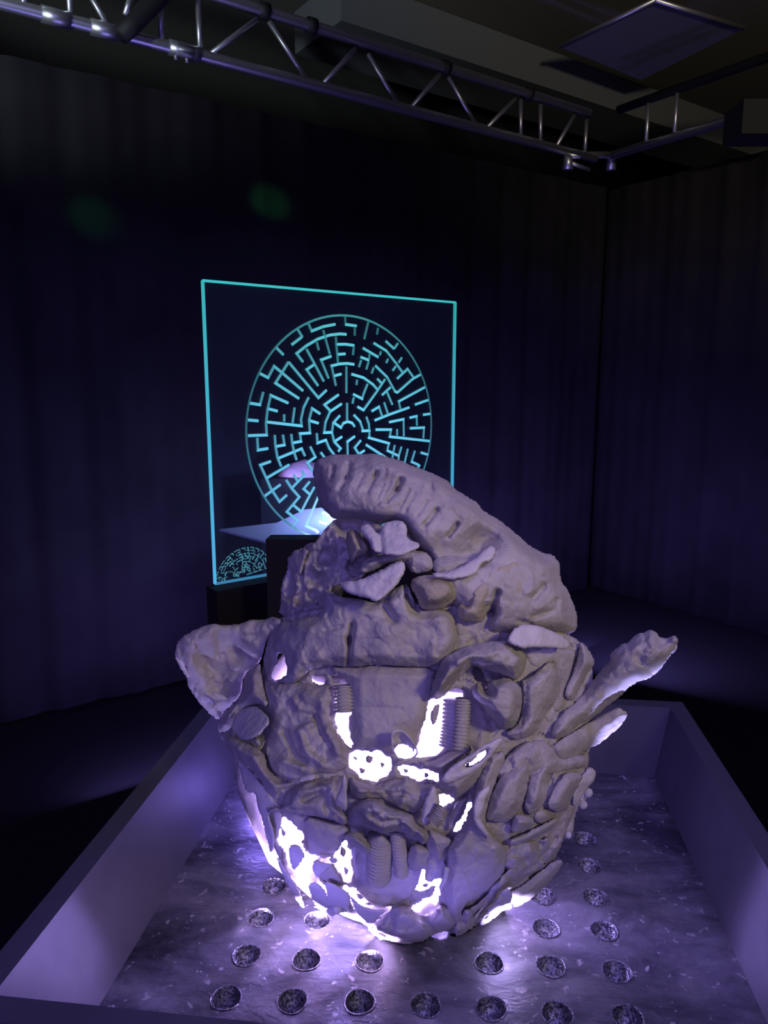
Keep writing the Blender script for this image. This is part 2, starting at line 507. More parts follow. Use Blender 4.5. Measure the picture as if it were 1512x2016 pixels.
def tray_floor():
    pts = [(VL, UF), (VR, UF), (VR, UB), (VL, UB)]
    edges = [(0, 1), (1, 2), (2, 3), (3, 0)]
    N = 28
    for k, (hv, hu) in enumerate(holes):
        i0 = len(pts)
        for j in range(N):
            q = 2 * math.pi * j / N
            pts.append((hv + HR * math.cos(q), hu + HR * math.sin(q)))
            edges.append((i0 + j, i0 + (j + 1) % N))
    for a in np.arange(VL + 0.02, VR - 0.01, 0.027):
        for b in np.arange(UF + 0.02, UB - 0.01, 0.027):
            if all(math.hypot(a - h[0], b - h[1]) > HR * 1.5 for h in holes):
                pts.append((a, b))
    vo, eo, fo = delaunay_2d_cdt([Vector(p) for p in pts], edges, [], 0, 1e-6)[:3]
    F = []
    for t in fo:
        c = sum((Vector(vo[i]) for i in t), Vector((0, 0))) / len(t)
        if all(math.hypot(c[0] - h[0], c[1] - h[1]) > HR * 0.999 for h in holes):
            F.append(tuple(t))
    V = [tp(p[0], p[1], ZT) for p in vo]
    mesh_np('tray_floor', V, F, STEEL, tray, False, tb)
    # the hollows: bowl with rolled edge
    prof = [(1.10, 0.0006), (1.04, 0.0009), (1.0, 0.0), (0.95, -0.0030), (0.84, -0.0062), (0.66, -0.0095), (0.42, -0.0120), (0.16, -0.0132)]
    for hv, hu in holes:
        V, F = [], []
        c = tp(hv, hu, ZT)
        for k, (rr, zz) in enumerate(prof):
            for j in range(N):
                q = 2 * math.pi * j / N
                jit = 1 + 0.035 * math.sin(3 * q + 40 * hv + 70 * hu) if k < 3 else 1 + 0.02 * math.sin(9 * q + k)
                V.append(c + HR * rr * jit * (math.cos(q) * Vv + math.sin(q) * U) + np.array([0, 0, zz]))
        for k in range(len(prof) - 1):
            for j in range(N):
                F.append((k * N + j, k * N + (j + 1) % N, (k + 1) * N + (j + 1) % N, (k + 1) * N + j))
        F.append(tuple((len(prof) - 1) * N + j for j in range(N)))
        mesh_np('round_hollow', V, [tuple(reversed(q)) for q in F], CUP, tray, True, tb)
tray_floor()
fc = [(VL, UF), (VR, UF), (VR, UB), (VL, UB)]
rc = [(RL, RF), (RR, RF), (RR, RB), (RL, RB)]
oc = [(RL - 0.020, RF - 0.020), (RR + 0.020, RF - 0.020), (RR + 0.020, RB + 0.020), (RL - 0.020, RB + 0.020)]
for k in range(4):
    k2 = (k + 1) % 4
    n = 12
    V, F = [], []
    for i in range(n + 1):
        s = i / n
        for j in range(5):
            t = j / 4
            a = tp(*(np.array(fc[k]) * (1 - s) + np.array(fc[k2]) * s), ZT)
            b = tp(*(np.array(rc[k]) * (1 - s) + np.array(rc[k2]) * s), ZR)
            V.append(a * (1 - t) + b * t)
    for i in range(n):
        for j in range(4):
            F.append((i * 5 + j, (i + 1) * 5 + j, (i + 1) * 5 + j + 1, i * 5 + j + 1))
    mesh_np('side_plate', V, F, SIDESTEEL, tray, False, tb)
    # rim flange
    a0, a1 = tp(*rc[k], ZR), tp(*rc[k2], ZR)
    b0, b1 = tp(*oc[k], ZR), tp(*oc[k2], ZR)
    dn = np.array([0, 0, 0.03])
    v, f = hexa([a0 - dn * 0.1, b0 - dn, b1 - dn, a1 - dn * 0.1], [a0, b0, b1, a1])
    mesh_np('rim_flange', v, f, RIMM, tray, False, tb)
lo = [tp(-0.27, 0.45, 0.0), tp(0.22, 0.45, 0.0), tp(0.22, 0.90, 0.0), tp(-0.27, 0.90, 0.0)]
hi = [p + np.array([0, 0, ZT - 0.016]) for p in lo]
v, f = hexa(lo, hi)
tag(mesh_np('black_plinth', v, f, BLACK, None, False), 'black square plinth carrying the steel tray', 'plinth')


# ------------------------------------------------------------------ edge-lit maze panel
TL = at_y(400, 552, 2.2); BL = at_y(425, 1150, 2.2)
PAZ = math.radians(52.6)
PD = np.array([math.sin(PAZ), math.cos(PAZ), 0.0]); PN = np.array([PD[1], -PD[0], 0.0])   # along, towards the camera
PW = 0.982
zt, zb = float(TL[2]), float(BL[2])
pb = np.array([TL[0], TL[1], zb])
TH = 0.008
panel = empty('maze_panel', tuple(pb), 'upright clear acrylic panel glowing cyan at its edges, engraved with a round maze', 'panel')
def pp(s, z, d=0.0): return np.array([TL[0], TL[1], 0]) + PD * s + np.array([0, 0, z]) + PN * d
def glow_mesh(name, V, F, cols, parent, base):
    me = bpy.data.meshes.new(name)
    V = np.asarray(V, float) - np.asarray(base)
    me.from_pydata(V.tolist(), [], [tuple(int(i) for i in f) for f in F])
    at = me.attributes.new('glow', 'FLOAT_COLOR', 'POINT')
    at.data.foreach_set('color', np.asarray([(*c, 1.0) for c in cols], np.float32).ravel())
    me.materials.append(GLOW)
    return link(name, me, parent)
CY_TOP = np.array([0.05, 0.52, 0.56]); CY_BOT = np.array([0.10, 0.50, 0.95])
def hue(z):
    t = np.clip((zt - z) / (zt - zb), 0, 1)
    return CY_TOP * (1 - t) + CY_BOT * t
v, f = hexa([pp(0, zb, -TH), pp(PW, zb, -TH), pp(PW, zb), pp(0, zb)], [pp(0, zt, -TH), pp(PW, zt, -TH), pp(PW, zt), pp(0, zt)])
mesh_np('pane', v, f, PANE, panel, False, pb)
EW = 0.0062
def edge(name, s0, z0, s1, z1, gain):
    d = np.array([s1 - s0, z1 - z0]); L = np.linalg.norm(d); d /= L; n_ = np.array([-d[1], d[0]]) * EW / 2
    V, C = [], []
    N = 8
    for k in range(N + 1):
        c = np.array([s0, z0]) + d * L * k / N
        for q, e in ((c - n_, 0.0015), (c + n_, 0.0015), (c + n_, -TH - 0.0015), (c - n_, -TH - 0.0015)):
            V.append(pp(q[0], q[1], e)); C.append(hue(c[1]) * gain)
    F = []
    for k in range(N):
        for j in range(4):
            F.append((k * 4 + j, k * 4 + (j + 1) % 4, (k + 1) * 4 + (j + 1) % 4, (k + 1) * 4 + j))
    F += [(3, 2, 1, 0), (N * 4, N * 4 + 1, N * 4 + 2, N * 4 + 3)]
    glow_mesh(name, V, F, C, panel, pb)
edge('lit_edge', 0, zt, PW, zt, 1.0)
edge('lit_edge', 0, zb, 0, zt, 0.85)
edge('lit_edge', PW, zb, PW, zt, 0.75)
edge('lit_edge', 0, zb, PW, zb, 0.42)

M = []
def tr(ox, oy, *lines):
    for L in lines:
        M.append([(ox + a / 7.56, oy + b / 7.56) for a, b in L])
tr(480, 610, [(955,195),(1010,315),(1180,250),(1360,215)], [(800,290),(865,395),(855,410),(705,525)], [(470,550),(590,670)],
   [(880,775),(785,650),(930,535),(1100,435),(1280,375),(1430,358),(1525,365)], [(930,580),(1050,800),(1190,1065)], [(1085,480),(1115,600)],
   [(1180,300),(1215,430),(1280,660)], [(1300,690),(1150,745),(1260,1020)], [(1370,400),(1375,520),(1390,660),(1400,780)],
   [(1370,515),(1511,512),(1640,530)], [(1380,665),(1510,655)], [(1060,805),(935,890),(1105,1130)],
   [(1370,1130),(1305,835),(1420,805),(1540,798),(1640,812)], [(1335,985),(1450,955)], [(235,945),(360,1010),(450,840),(560,930),(880,1205)],
   [(665,775),(570,930),(470,1090),(820,1320)], [(665,775),(1110,1310),(1230,1195)])
tr(660, 610, [(145,100),(150,190)], [(140,215),(315,240)], [(290,250),(290,385)], [(490,180),(430,440)], [(635,270),(620,370)], [(745,460),(875,580)],
   [(875,580),(930,500)], [(565,490),(760,610),(900,790),(1010,945)], [(405,565),(640,705)], [(370,700),(500,750)], [(385,750),(350,855)],
   [(495,770),(460,890)], [(275,540),(262,675)], [(510,660),(500,740)], [(570,860),(540,950)], [(680,620),(660,680)], [(785,730),(755,795)], [(990,710),(940,790)], [(900,840),(850,910)],
   [(915,1030),(1075,880),(1160,1000)], [(1265,965),(1150,1030),(925,1230),(890,1215),(770,1000),(590,825)], [(235,955),(420,1010),(560,1110),(630,1190)],
   [(620,1020),(695,1100)], [(165,840),(165,1240)], [(325,1040),(315,1120)])
tr(480, 740, [(290,240),(240,430),(85,405)], [(55,655),(215,670)], [(55,890),(340,880),(330,700),(355,490),(400,290),(660,405)], [(345,485),(500,525)],
   [(330,685),(860,745),(850,650),(890,470),(965,320)], [(600,570),(600,680)], [(755,470),(725,700)], [(200,920),(210,1105),(360,1080)],
   [(715,1000),(850,975),(835,860),(985,850),(970,660),(1015,485),(1135,565)], [(960,660),(1110,705)],
   [(1085,850),(1095,1000),(1220,955),(1270,1075),(1345,1175)], [(1410,280),(1200,430),(1285,520)], [(1455,415),(1285,530),(1215,690),(1195,845),(1320,840)],
   [(1430,590),(1330,700),(1310,840),(1345,980),(1440,1080),(1400,1130)], [(1460,905),(1345,980)], [(1330,690),(1445,770),(1480,705),(1545,680),(1610,700),(1650,755)])
tr(660, 740, [(175,400),(175,670)], [(260,270),(400,340),(420,270),(480,120)], [(275,320),(255,415)], [(270,575),(370,680),(410,800)], [(385,820),(520,815)],
   [(460,605),(500,720),(510,900)], [(595,800),(830,800),(810,905),(1400,970)], [(480,915),(800,1005),(775,1090)], [(450,1020),(760,1220)],
   [(535,530),(650,460),(700,610)], [(725,390),(785,570)], [(580,665),(790,580),(1100,470)], [(970,500),(945,380),(1330,170)], [(760,220),(850,430)],
   [(740,50),(620,230),(420,510),(325,455)], [(690,290),(820,170)], [(1180,430),(1380,360)], [(1300,580),(1410,565)], [(1100,625),(1210,600),(1215,740)], [(1105,780),(1320,770),(1310,930)],
   [(795,690),(1015,645),(1020,900)], [(920,790),(920,890)])
tr(660, 810, [(885,500),(865,600),(850,690)], [(985,525),(950,640),(940,720)], [(1080,555),(1030,770)], [(1185,585),(1135,750),(1250,800),(1225,850)],
   [(1265,610),(1385,645)], [(760,575),(950,665)], [(290,370),(180,450),(185,650)], [(380,430),(290,540),(350,635),(435,580)])
tr(480, 870, [(460,-105),(470,60),(500,230),(555,365)], [(465,70),(605,45),(580,-110)], [(705,-120),(720,20),(750,160),(785,270)],
   [(400,290),(245,345),(335,540),(675,340)], [(335,540),(400,690),(530,890),(640,790)], [(305,810),(545,635)], [(510,245),(860,100),(910,210)],
   [(985,65),(1065,225),(945,310),(1030,440),(1060,470)], [(1140,150),(1200,230)], [(860,420),(900,495),(710,690)], [(735,480),(795,575)],
   [(625,560),(710,690),(825,820),(640,1040),(795,1160),(715,1270)], [(725,930),(855,1040),(930,890),(1050,670)], [(980,590),(890,700),(980,780)])
tr(480, 960, [(1110,130),(925,570),(1105,650),(1070,670)], [(1160,370),(1270,415),(1325,450),(1275,490)], [(1115,505),(1240,540)])
def plane_xy(x, y):
    P = at_plane(x, y, TL, PN)
    return np.stack([(P - TL) @ PD, P[..., 2]], -1)
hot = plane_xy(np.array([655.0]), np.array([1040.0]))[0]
def groove_line(q, r, name, gain=1.0):
    """q: (n,2) points in the panel plane; raised groove of half-width r with light that depends on its direction"""
    V, C, F = [], [], []
    q = np.asarray(q, float)
    m = len(q)
    for k in range(m):
        t = q[min(k + 1, m - 1)] - q[max(k - 1, 0)]
        t /= np.linalg.norm(t) + 1e-9
        mit = 1.0
        if 0 < k < m - 1:
            t1 = q[k] - q[k - 1]; t2 = q[k + 1] - q[k]
            cs = (t1 @ t2) / (np.linalg.norm(t1) * np.linalg.norm(t2) + 1e-9)
            mit = min(1.5, 1 / math.sqrt(max(0.2, (1 + cs) / 2)))
        n_ = np.array([-t[1], t[0]])
        for (w, e) in ((-1, 0.0004), (-0.55, 0.0030), (0.55, 0.0030), (1, 0.0004)):
            c = q[k] + n_ * r * w * mit
            V.append(pp(c[0], c[1], e))
    # light: grooves lying across the upward light are bright
    for k in range(m):
        a, b = max(k - 1, 0), min(k + 1, m - 1)
        es = []
        for i, j in ((a, k), (k, b)):
            if i == j: continue
            d = q[j] - q[i]
            es.append((abs(d[0]) / (np.linalg.norm(d) + 1e-9)))
        dirn = max(es) if es else 1
        up = np.clip((zt - q[k][1]) / (zt - zb), 0, 1)
        lo_ = 0.16 + 0.42 * min(1, up * 1.35)
        g = (lo_ + (0.92 - lo_) * dirn ** 2) * gain
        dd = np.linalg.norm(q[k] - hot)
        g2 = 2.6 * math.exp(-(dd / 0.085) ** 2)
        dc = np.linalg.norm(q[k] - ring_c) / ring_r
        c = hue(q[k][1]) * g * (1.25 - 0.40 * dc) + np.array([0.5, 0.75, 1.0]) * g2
        gr = c.mean()
        c = c * 0.88 + gr * 0.12
        for w in range(4): C.append(c * (0.8 if w in (0, 3) else 1.1))
    for k in range(m - 1):
        for j in range(3):
            F.append((k * 4 + j, k * 4 + j + 1, (k + 1) * 4 + j + 1, (k + 1) * 4 + j))
    return glow_mesh(name, V, F, C, panel, pb)
# outer ring: circle through traced points
ro = [(480+a/7.56, 610+b/7.56) for a, b in [(190,1060),(300,820),(470,560),(700,320),(900,205),(1100,115),(1400,65)]] + \
     [(660+a/7.56, 610+b/7.56) for a, b in [(280,80),(560,180),(830,340),(1060,580),(1220,840)]] + \
     [(660+a/7.56, 740+b/7.56) for a, b in [(1370,300),(1410,700),(1395,1000)]] + \
     [(480+a/7.56, 740+b/7.56) for a, b in [(110,350),(65,700),(75,1050)]] + \
     [(480+a/7.56, 870+b/7.56) for a, b in [(170,470),(310,820)]] + [(480+a/7.56, 960+b/7.56) for a, b in [(540,450),(760,640),(1010,770)]]
ro = np.array(ro)
rq = plane_xy(ro[:, 0], ro[:, 1])
Am = np.c_[2 * rq, np.ones(len(rq))]
sol = np.linalg.lstsq(Am, (rq ** 2).sum(1), rcond=None)[0]
ring_c = sol[:2]; ring_r = math.sqrt(sol[2] + ring_c @ ring_c)
th = np.linspace(0, 2 * math.pi, 97)
groove_line(np.c_[ring_c[0] + ring_r * np.cos(th), ring_c[1] + ring_r * np.sin(th)], 0.0036, 'maze_ring', 0.62)
for L in M:
    L = np.array(L)
    q = plane_xy(L[:, 0], L[:, 1])
    # split long runs so that the light follows each stretch
    qq = [q[0]]
    for i in range(len(q) - 1):
        d = q[i + 1] - q[i]
        n_ = max(1, int(np.linalg.norm(d) / 0.05))
        e = 0.006 / (np.linalg.norm(d) + 1e-9)
        if e < 0.4:
            qq += [q[i] + d * e, q[i + 1] - d * e]
        qq.append(q[i + 1])
    groove_line(qq, 0.0047, 'maze_wall', 1.2)
# maze reflection near the lower left corner, drawn as a glowing half disc
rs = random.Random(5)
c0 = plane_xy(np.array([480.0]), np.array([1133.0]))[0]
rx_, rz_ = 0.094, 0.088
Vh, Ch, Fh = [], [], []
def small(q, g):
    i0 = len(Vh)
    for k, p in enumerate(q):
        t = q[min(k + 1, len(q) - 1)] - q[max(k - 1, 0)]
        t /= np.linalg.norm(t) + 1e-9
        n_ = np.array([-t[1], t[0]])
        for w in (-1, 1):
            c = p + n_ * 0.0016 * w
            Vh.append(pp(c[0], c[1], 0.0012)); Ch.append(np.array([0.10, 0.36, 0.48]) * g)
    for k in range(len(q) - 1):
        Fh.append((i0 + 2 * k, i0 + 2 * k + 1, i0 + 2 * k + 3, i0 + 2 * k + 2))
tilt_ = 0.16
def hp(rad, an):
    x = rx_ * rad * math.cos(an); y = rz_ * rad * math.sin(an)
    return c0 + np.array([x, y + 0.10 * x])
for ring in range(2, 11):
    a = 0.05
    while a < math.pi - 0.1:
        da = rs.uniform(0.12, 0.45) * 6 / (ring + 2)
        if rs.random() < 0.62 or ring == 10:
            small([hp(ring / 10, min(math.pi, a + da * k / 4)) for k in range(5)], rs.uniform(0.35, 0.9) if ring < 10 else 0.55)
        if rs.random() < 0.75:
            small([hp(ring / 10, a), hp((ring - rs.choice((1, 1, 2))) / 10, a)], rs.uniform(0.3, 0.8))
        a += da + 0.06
o = glow_mesh('reflected_maze', Vh, Fh, Ch, panel, pb)
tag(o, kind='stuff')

# black block in front of the panel's foot, on which the panel leans its lower edge
q0 = at_y(523, 1062, 1.90); q1 = at_y(523, 1140, 1.90)
bz = float(q0[2])
lo = [np.array([q0[0], 1.90, 0]), np.array([q0[0] + 0.62, 1.90, 0]), np.array([q0[0] + 0.62, 1.96, 0]), np.array([q0[0] + 0.005, 1.96, 0])]
v, f = hexa(lo, [p + np.array([0, 0, bz]) for p in lo])
tag(mesh_np('black_pedestal', v, f, BLACK, None, False), 'black pedestal between the clay sculpture and the foot of the glowing panel', 'pedestal')
lo = [pp(-0.02, 0, -0.025), pp(PW + 0.05, 0, -0.025), pp(PW + 0.05, 0, 0.05), pp(-0.02, 0, 0.05)]
v, f = hexa(lo, [p + np.array([0, 0, zb - 0.008]) for p in lo])
tag(mesh_np('panel_stand', v, f, BLACK, None, False), 'narrow black stand carrying the glowing maze panel', 'stand')

# exhibits seen through the panel
yb = 2.86
zs = float(at_y(520, 1053, yb)[2])
zs0 = zs
tri = [at_z(432, 1042, zs), at_z(523, 1066, zs), at_z(640, 1084, zs), at_z(760, 1075, zs), at_y(760, 985, 3.12), at_y(600, 1003, 3.10), at_y(545, 1029, 2.95)]
n = len(tri)
V = [p for p in tri] + [p - np.array([0, 0, 0.008]) for p in tri]
F = [tuple(range(n)), tuple(range(2 * n - 1, n - 1, -1))] + [(i, i + n, (i + 1) % n + n, (i + 1) % n) for i in range(n)]
SLABM = plain('pale_table', (0.42, 0.42, 0.46), 0.7)
stt = mesh_np('table_top', V, F, SLABM, None, False)
tag(stt, 'low pale table top lit blue, seen through the lower part of the panel', 'table')
c = sum(tri) / n
v, f = box_vf((c[0] - 0.12, c[1] - 0.1, 0.0), (c[0] + 0.12, c[1] + 0.1, zs - 0.012))
leg = mesh_np('table_column', v, f, BLACK, stt, False)
lamp('table_lamp', 'SPOT', tuple(at_y(700, 960, 2.95)), 16.0, (0.30, 0.40, 1.0), 0.03, tuple(at_z(600, 1040, zs)), 150, 0.9)

# small violet-lit clay mound on a black plinth, far behind the panel
ym = 3.34
pc = at_y(588, 938, ym)
v, f = box_vf((pc[0] - 0.16, ym - 0.09, 0.0), (pc[0] + 0.24, ym + 0.09, float(pc[2])))
tag(mesh_np('rear_plinth', v, f, BLACK, None, False), 'black plinth behind the maze panel carrying a small violet mound', 'plinth')
V, F = [], []
n = 28
for i in range(12):
    t = i / 11
    for j in range(n):
        a = 2 * math.pi * j / n
        r = (1 - t ** 1.8) * 0.125 + 0.001
        p = np.array([pc[0] + 0.03 + r * 1.05 * math.cos(a), ym + r * 0.6 * math.sin(a), float(pc[2]) + 0.002 + 0.078 * t])
        q = p + np.array([math.cos(a), 0.7 * math.sin(a), 0.3]) * 0.035 * float(fbm(np.array([p * 20]), 3)[0]) * (0.2 + t if t < 0.8 else 0.5)
        q[2] = max(q[2], float(pc[2]) + 0.002)
        V.append(q)
for i in range(11):
    for j in range(n):
        F.append((i * n + j, i * n + (j + 1) % n, (i + 1) * n + (j + 1) % n, (i + 1) * n + j))
F.append(tuple(range(n))[::-1]); F.append(tuple(11 * n + j for j in range(n)))
tag(mesh_np('clay_mound', V, F, CLAY_LIT, None, True), 'small violet-lit clay mound seen through the maze panel beside the crest', 'sculpture')
lamp('mound_lamp', 'POINT', (pc[0] - 0.04, ym - 0.13, float(pc[2]) + 0.03), 0.3, (0.62, 0.25, 1.0), 0.01)
lamp('mound_lamp', 'POINT', (pc[0] + 0.05, ym - 0.20, float(pc[2]) + 0.12), 1.2, (0.50, 0.25, 1.0), 0.02)
# ------------------------------------------------------------------ clay sculpture
SB = np.array([0.02, 0.69, ZT])
sculpt = empty('clay_sculpture', tuple(SB), 'large hollow grey clay head-like sculpture with curling crest, ear flaps and lamps glowing inside', 'sculpture')
CX, CY = 0.02, 0.69
def rad(z):
    return np.interp(z, [-0.02, 0.0, 0.04, 0.09, 0.15, 0.23, 0.28, 0.34, 0.38, 0.41, 0.44], [0.098, 0.105, 0.145, 0.168, 0.178, 0.152, 0.142, 0.130, 0.108, 0.085, 0.03])
def rady(z):
    return np.interp(z, [-0.02, 0.0, 0.04, 0.09, 0.15, 0.23, 0.28, 0.34, 0.38, 0.41, 0.44], [0.088, 0.094, 0.118, 0.146, 0.168, 0.145, 0.136, 0.124, 0.103, 0.081, 0.03])
def ccx(z):
    return np.interp(z, [0, 0.15, 0.28, 0.34, 0.40, 0.43], [0.02, 0.02, 0.040, 0.045, 0.02, 0.005])
# smooth depth field of the body along the view rays
G0X, G0Y, GS = 280, 840, 8
gx = np.arange(G0X, 1400, GS); gy = np.arange(G0Y, 1920, GS)
GX, GY = np.meshgrid(gx, gy)
RAY = px_ray(GX, GY)
ts = np.linspace(0.42, 1.05, 260)
best = np.full(GX.shape, np.nan); arg = np.zeros(GX.shape); mn = np.full(GX.shape, 1e9); prev = None
for t in ts:
    P = CAM + RAY * t
    z = P[..., 2] - ZT
    zz = np.clip(z, -0.01, 0.44)
    val = np.sqrt(((P[..., 0] - ccx(zz)) / rad(zz)) ** 2 + ((P[..., 1] - CY) / rady(zz)) ** 2) - 1 + np.maximum(0, z - 0.44) * 20
    hit = np.isnan(best) & (val < 0)
    if prev is not None:
        fr = prev / (prev - val + 1e-9)
        best[hit] = (t - (ts[1] - ts[0]) * (1 - fr))[hit]
    else:
        best[hit] = t
    low = val < mn
    mn[low] = val[low]; arg[low] = t
    prev = val
DG = np.where(np.isnan(best), arg, best)
def blur(A, s):
    k = np.exp(-0.5 * (np.arange(-4 * s, 4 * s + 1) / s) ** 2); k /= k.sum()
    A = np.pad(A, 4 * s, mode='edge')
    A = np.apply_along_axis(lambda r: np.convolve(r, k, 'valid'), 0, A)
    return np.apply_along_axis(lambda r: np.convolve(r, k, 'valid'), 1, A)
DG = blur(DG, 3)
def depth(x, y):
    fx = np.clip((np.asarray(x, float) - G0X) / GS, 0, DG.shape[1] - 1.001); fy = np.clip((np.asarray(y, float) - G0Y) / GS, 0, DG.shape[0] - 1.001)
    ix = fx.astype(int); iy = fy.astype(int); ax = fx - ix; ay = fy - iy
    return (DG[iy, ix] * (1 - ax) + DG[iy, ix + 1] * ax) * (1 - ay) + (DG[iy + 1, ix] * (1 - ax) + DG[iy + 1, ix + 1] * ax) * ay

def refine(poly, step=5.0, jag=0.0, seed=0, chaikin=1):
    p = np.array(poly, float)
    for _ in range(chaikin):
        q = np.roll(p, -1, 0)
        p = np.stack([p * 0.78 + q * 0.22, p * 0.22 + q * 0.78], 1).reshape(-1, 2)
    out = []
    for i in range(len(p)):
        a, b = p[i], p[(i + 1) % len(p)]
        n = max(1, int(np.linalg.norm(b - a) / step))
        for k in range(n):
            out.append(a + (b - a) * k / n)
    out = np.array(out)
    if jag:
        d = np.roll(out, -1, 0) - np.roll(out, 1, 0)
        d /= np.linalg.norm(d, axis=1)[:, None] + 1e-9
        n_ = np.c_[-d[:, 1], d[:, 0]]
        w = fbm(np.c_[out / 16.0, np.full(len(out), seed * 3.7)], 4, 0.6)
        out = out + n_ * (w * jag * 2.0)[:, None]
    return out
def seg_dist(px, py, poly, closed=True):
    """distance to polyline and nearest point"""
    n = len(poly)
    best = np.full(px.shape, 1e12); bx = np.zeros(px.shape); by = np.zeros(px.shape)
    for i in range(n if closed else n - 1):
        a = poly[i]; b = poly[(i + 1) % n]
        d = b - a; L2 = d @ d + 1e-12
        t = np.clip(((px - a[0]) * d[0] + (py - a[1]) * d[1]) / L2, 0, 1)
        qx = a[0] + t * d[0]; qy = a[1] + t * d[1]
        e = (px - qx) ** 2 + (py - qy) ** 2
        m = e < best
        best = np.where(m, e, best); bx = np.where(m, qx, bx); by = np.where(m, qy, by)
    return np.sqrt(best), bx, by
def inside(px, py, poly):
    c = np.zeros(px.shape, bool)
    n = len(poly)
    for i in range(n):
        x0, y0 = poly[i]; x1, y1 = poly[(i + 1) % n]
        if y0 == y1: continue
        m = ((y0 > py) != (y1 > py)) & (px < (x1 - x0) * (py - y0) / (y1 - y0) + x0)
        c ^= m
    return c
PXM = 0.00049                                         # metres per pixel at the sculpture
SEED = [0]
def slab(name, poly, off=0.02, th=0.012, roll=None, tilt=(0, 0), rough=0.0022, lump=0.0, step=3.0, strokes=(), holes=None, jag=1.2,
         bulge=0.0, mat=None, chaikin=1, blend=None, facet=None, fsize=30, pivot=None, label=None, freq=55.0):
    """one slab or pinched lump of clay: outline, rounded edges, thickness, finger marks"""
    SEED[0] += 1
    if holes is None: holes = () if (mat is CLAY_LIT or name in ('clay_crumb', 'mouth_back', 'dark_hollow', 'chin')) else HL
    if blend is None: blend = 0.0 if mat is CLAY_LIT else 0.45
    sd_ = SEED[0]
    P0 = refine(poly, 4.5, jag, sd_, chaikin)
    HO = [refine(h, 3.0, 3.4, 77 + k, 1) for k, h in enumerate(holes)]
    lo = P0.min(0) - step * 2; hi = P0.max(0) + step * 2
    xs = np.arange(lo[0], hi[0], step); ys = np.arange(lo[1], hi[1], step)
    X, Y = np.meshgrid(xs, ys)
    sd, nx, ny = seg_dist(X, Y, P0)
    sd = np.where(inside(X, Y, P0), sd, -sd)
    for h in HO:
        if h.max(0)[0] < lo[0] or h.min(0)[0] > hi[0] or h.max(0)[1] < lo[1] or h.min(0)[1] > hi[1]: continue
        d2, hx, hy = seg_dist(X, Y, h)
        d2 = np.where(inside(X, Y, h), -d2, d2)
        m = d2 < sd
        sd = np.where(m, d2, sd); nx = np.where(m, hx, nx); ny = np.where(m, hy, ny)
    keep = sd > -step * 0.62
    snap = keep & (sd < step * 0.45)
    X = np.where(snap, nx, X); Y = np.where(snap, ny, Y)
    e = np.where(snap, 0.0, np.maximum(sd, 0)) * PXM
    r = min(0.0045, th * 0.45) if roll is None else roll
    q = 1 - np.minimum(e / r, 1)
    edge_ = (r if r < th * 0.6 else r) * (1 - np.sqrt(np.maximum(0, 1 - q * q)))
    base = depth(X, Y)
    c = np.array(pivot if pivot is not None else P0.mean(0))
    bl = np.minimum(e / 0.011, 1.0); bl = bl * bl * (3 - 2 * bl)
    base = base - off * (1 - blend * (1 - bl)) * (1.0 if off > 0 else 1.0) + (tilt[0] * (X - c[0]) + tilt[1] * (Y - c[1])) * PXM
    tf = base + edge_
    if bulge:
        emax = max(e.max(), 1e-6)
        tf = tf - bulge * np.sqrt(np.maximum(0, 1 - (1 - np.minimum(e / emax, 1)) ** 2))
    W0 = CAM + px_ray(X, Y) * base[..., None]
    fade = np.minimum(1, e / (r * 0.8) + 0.25)
    nz = fbm(W0 * freq + sd_ * 5.1, 4, 0.5)
    tf = tf - rough * 1.6 * nz * fade
    # facets left by fingers and tools
    n2 = fbm(W0 * np.array([34, 34, 22]) + sd_ * 9.7, 2, 0.5)
    tf = tf - lump * (np.abs(n2) * 2.0 - 0.4) * fade
    fa = (0.0010 + lump * 0.55) if facet is None else facet
    if fa:
        rr = np.random.RandomState(sd_ + 400)
        gx_, gy_ = np.meshgrid(np.arange(lo[0] - fsize, hi[0] + fsize, fsize), np.arange(lo[1] - fsize, hi[1] + fsize, fsize))
        sx = (gx_ + rr.uniform(-.45, .45, gx_.shape) * fsize).ravel(); sy = (gy_ + rr.uniform(-.45, .45, gx_.shape) * fsize).ravel()
        an = rr.uniform(0, 2 * math.pi, len(sx)); mg = rr.uniform(0.3, 1.0, len(sx))
        wx = X + fsize * 0.55 * fbm(W0 * 70 + 3.3, 3); wy = Y + fsize * 0.55 * fbm(W0 * 70 + 41.7, 3)
        bd_ = np.full(X.shape, 1e12); hh = np.zeros(X.shape)
        for k in range(len(sx)):
            ex = wx - sx[k]; ey = wy - sy[k]
            d_ = ex * ex + ey * ey
            m = d_ < bd_
            bd_ = np.where(m, d_, bd_)
            hh = np.where(m, mg[k] * (ex * math.cos(an[k]) + ey * math.sin(an[k])) / (fsize * 0.5), hh)
        tf = tf - fa * np.clip(hh, -1.6, 1.6) * fade
    for st in strokes:
        pl, w, h = np.array(st[0], float), st[1], st[2]
        if len(pl) == 1: pl = np.vstack([pl, pl + 0.01])
        d, _, _ = seg_dist(X, Y, pl, False)
        w_ = w * (1 + 0.25 * nz)
        prof = np.exp(-(d / np.maximum(w_, 1)) ** 2)
        tf = tf - (h if h > 0 else h * 1.45) * prof
    tb = base + th - edge_ * (1 if r <= th * 0.55 else th * 0.5 / r) + 0.0012 * nz
    if bulge > 0: tb = np.maximum(tb, tf + th * 0.25)
    tb = np.maximum(tb, tf + 0.0012)
    D = px_ray(X, Y)
    zmin = ZT + 0.0006
    tmax = (CAMZ - zmin) / np.maximum(-D[..., 2], 1e-3)
    tf = np.where(D[..., 2] < 0, np.minimum(tf, tmax), tf); tb = np.where(D[..., 2] < 0, np.minimum(tb, tmax + 0.0), tb)
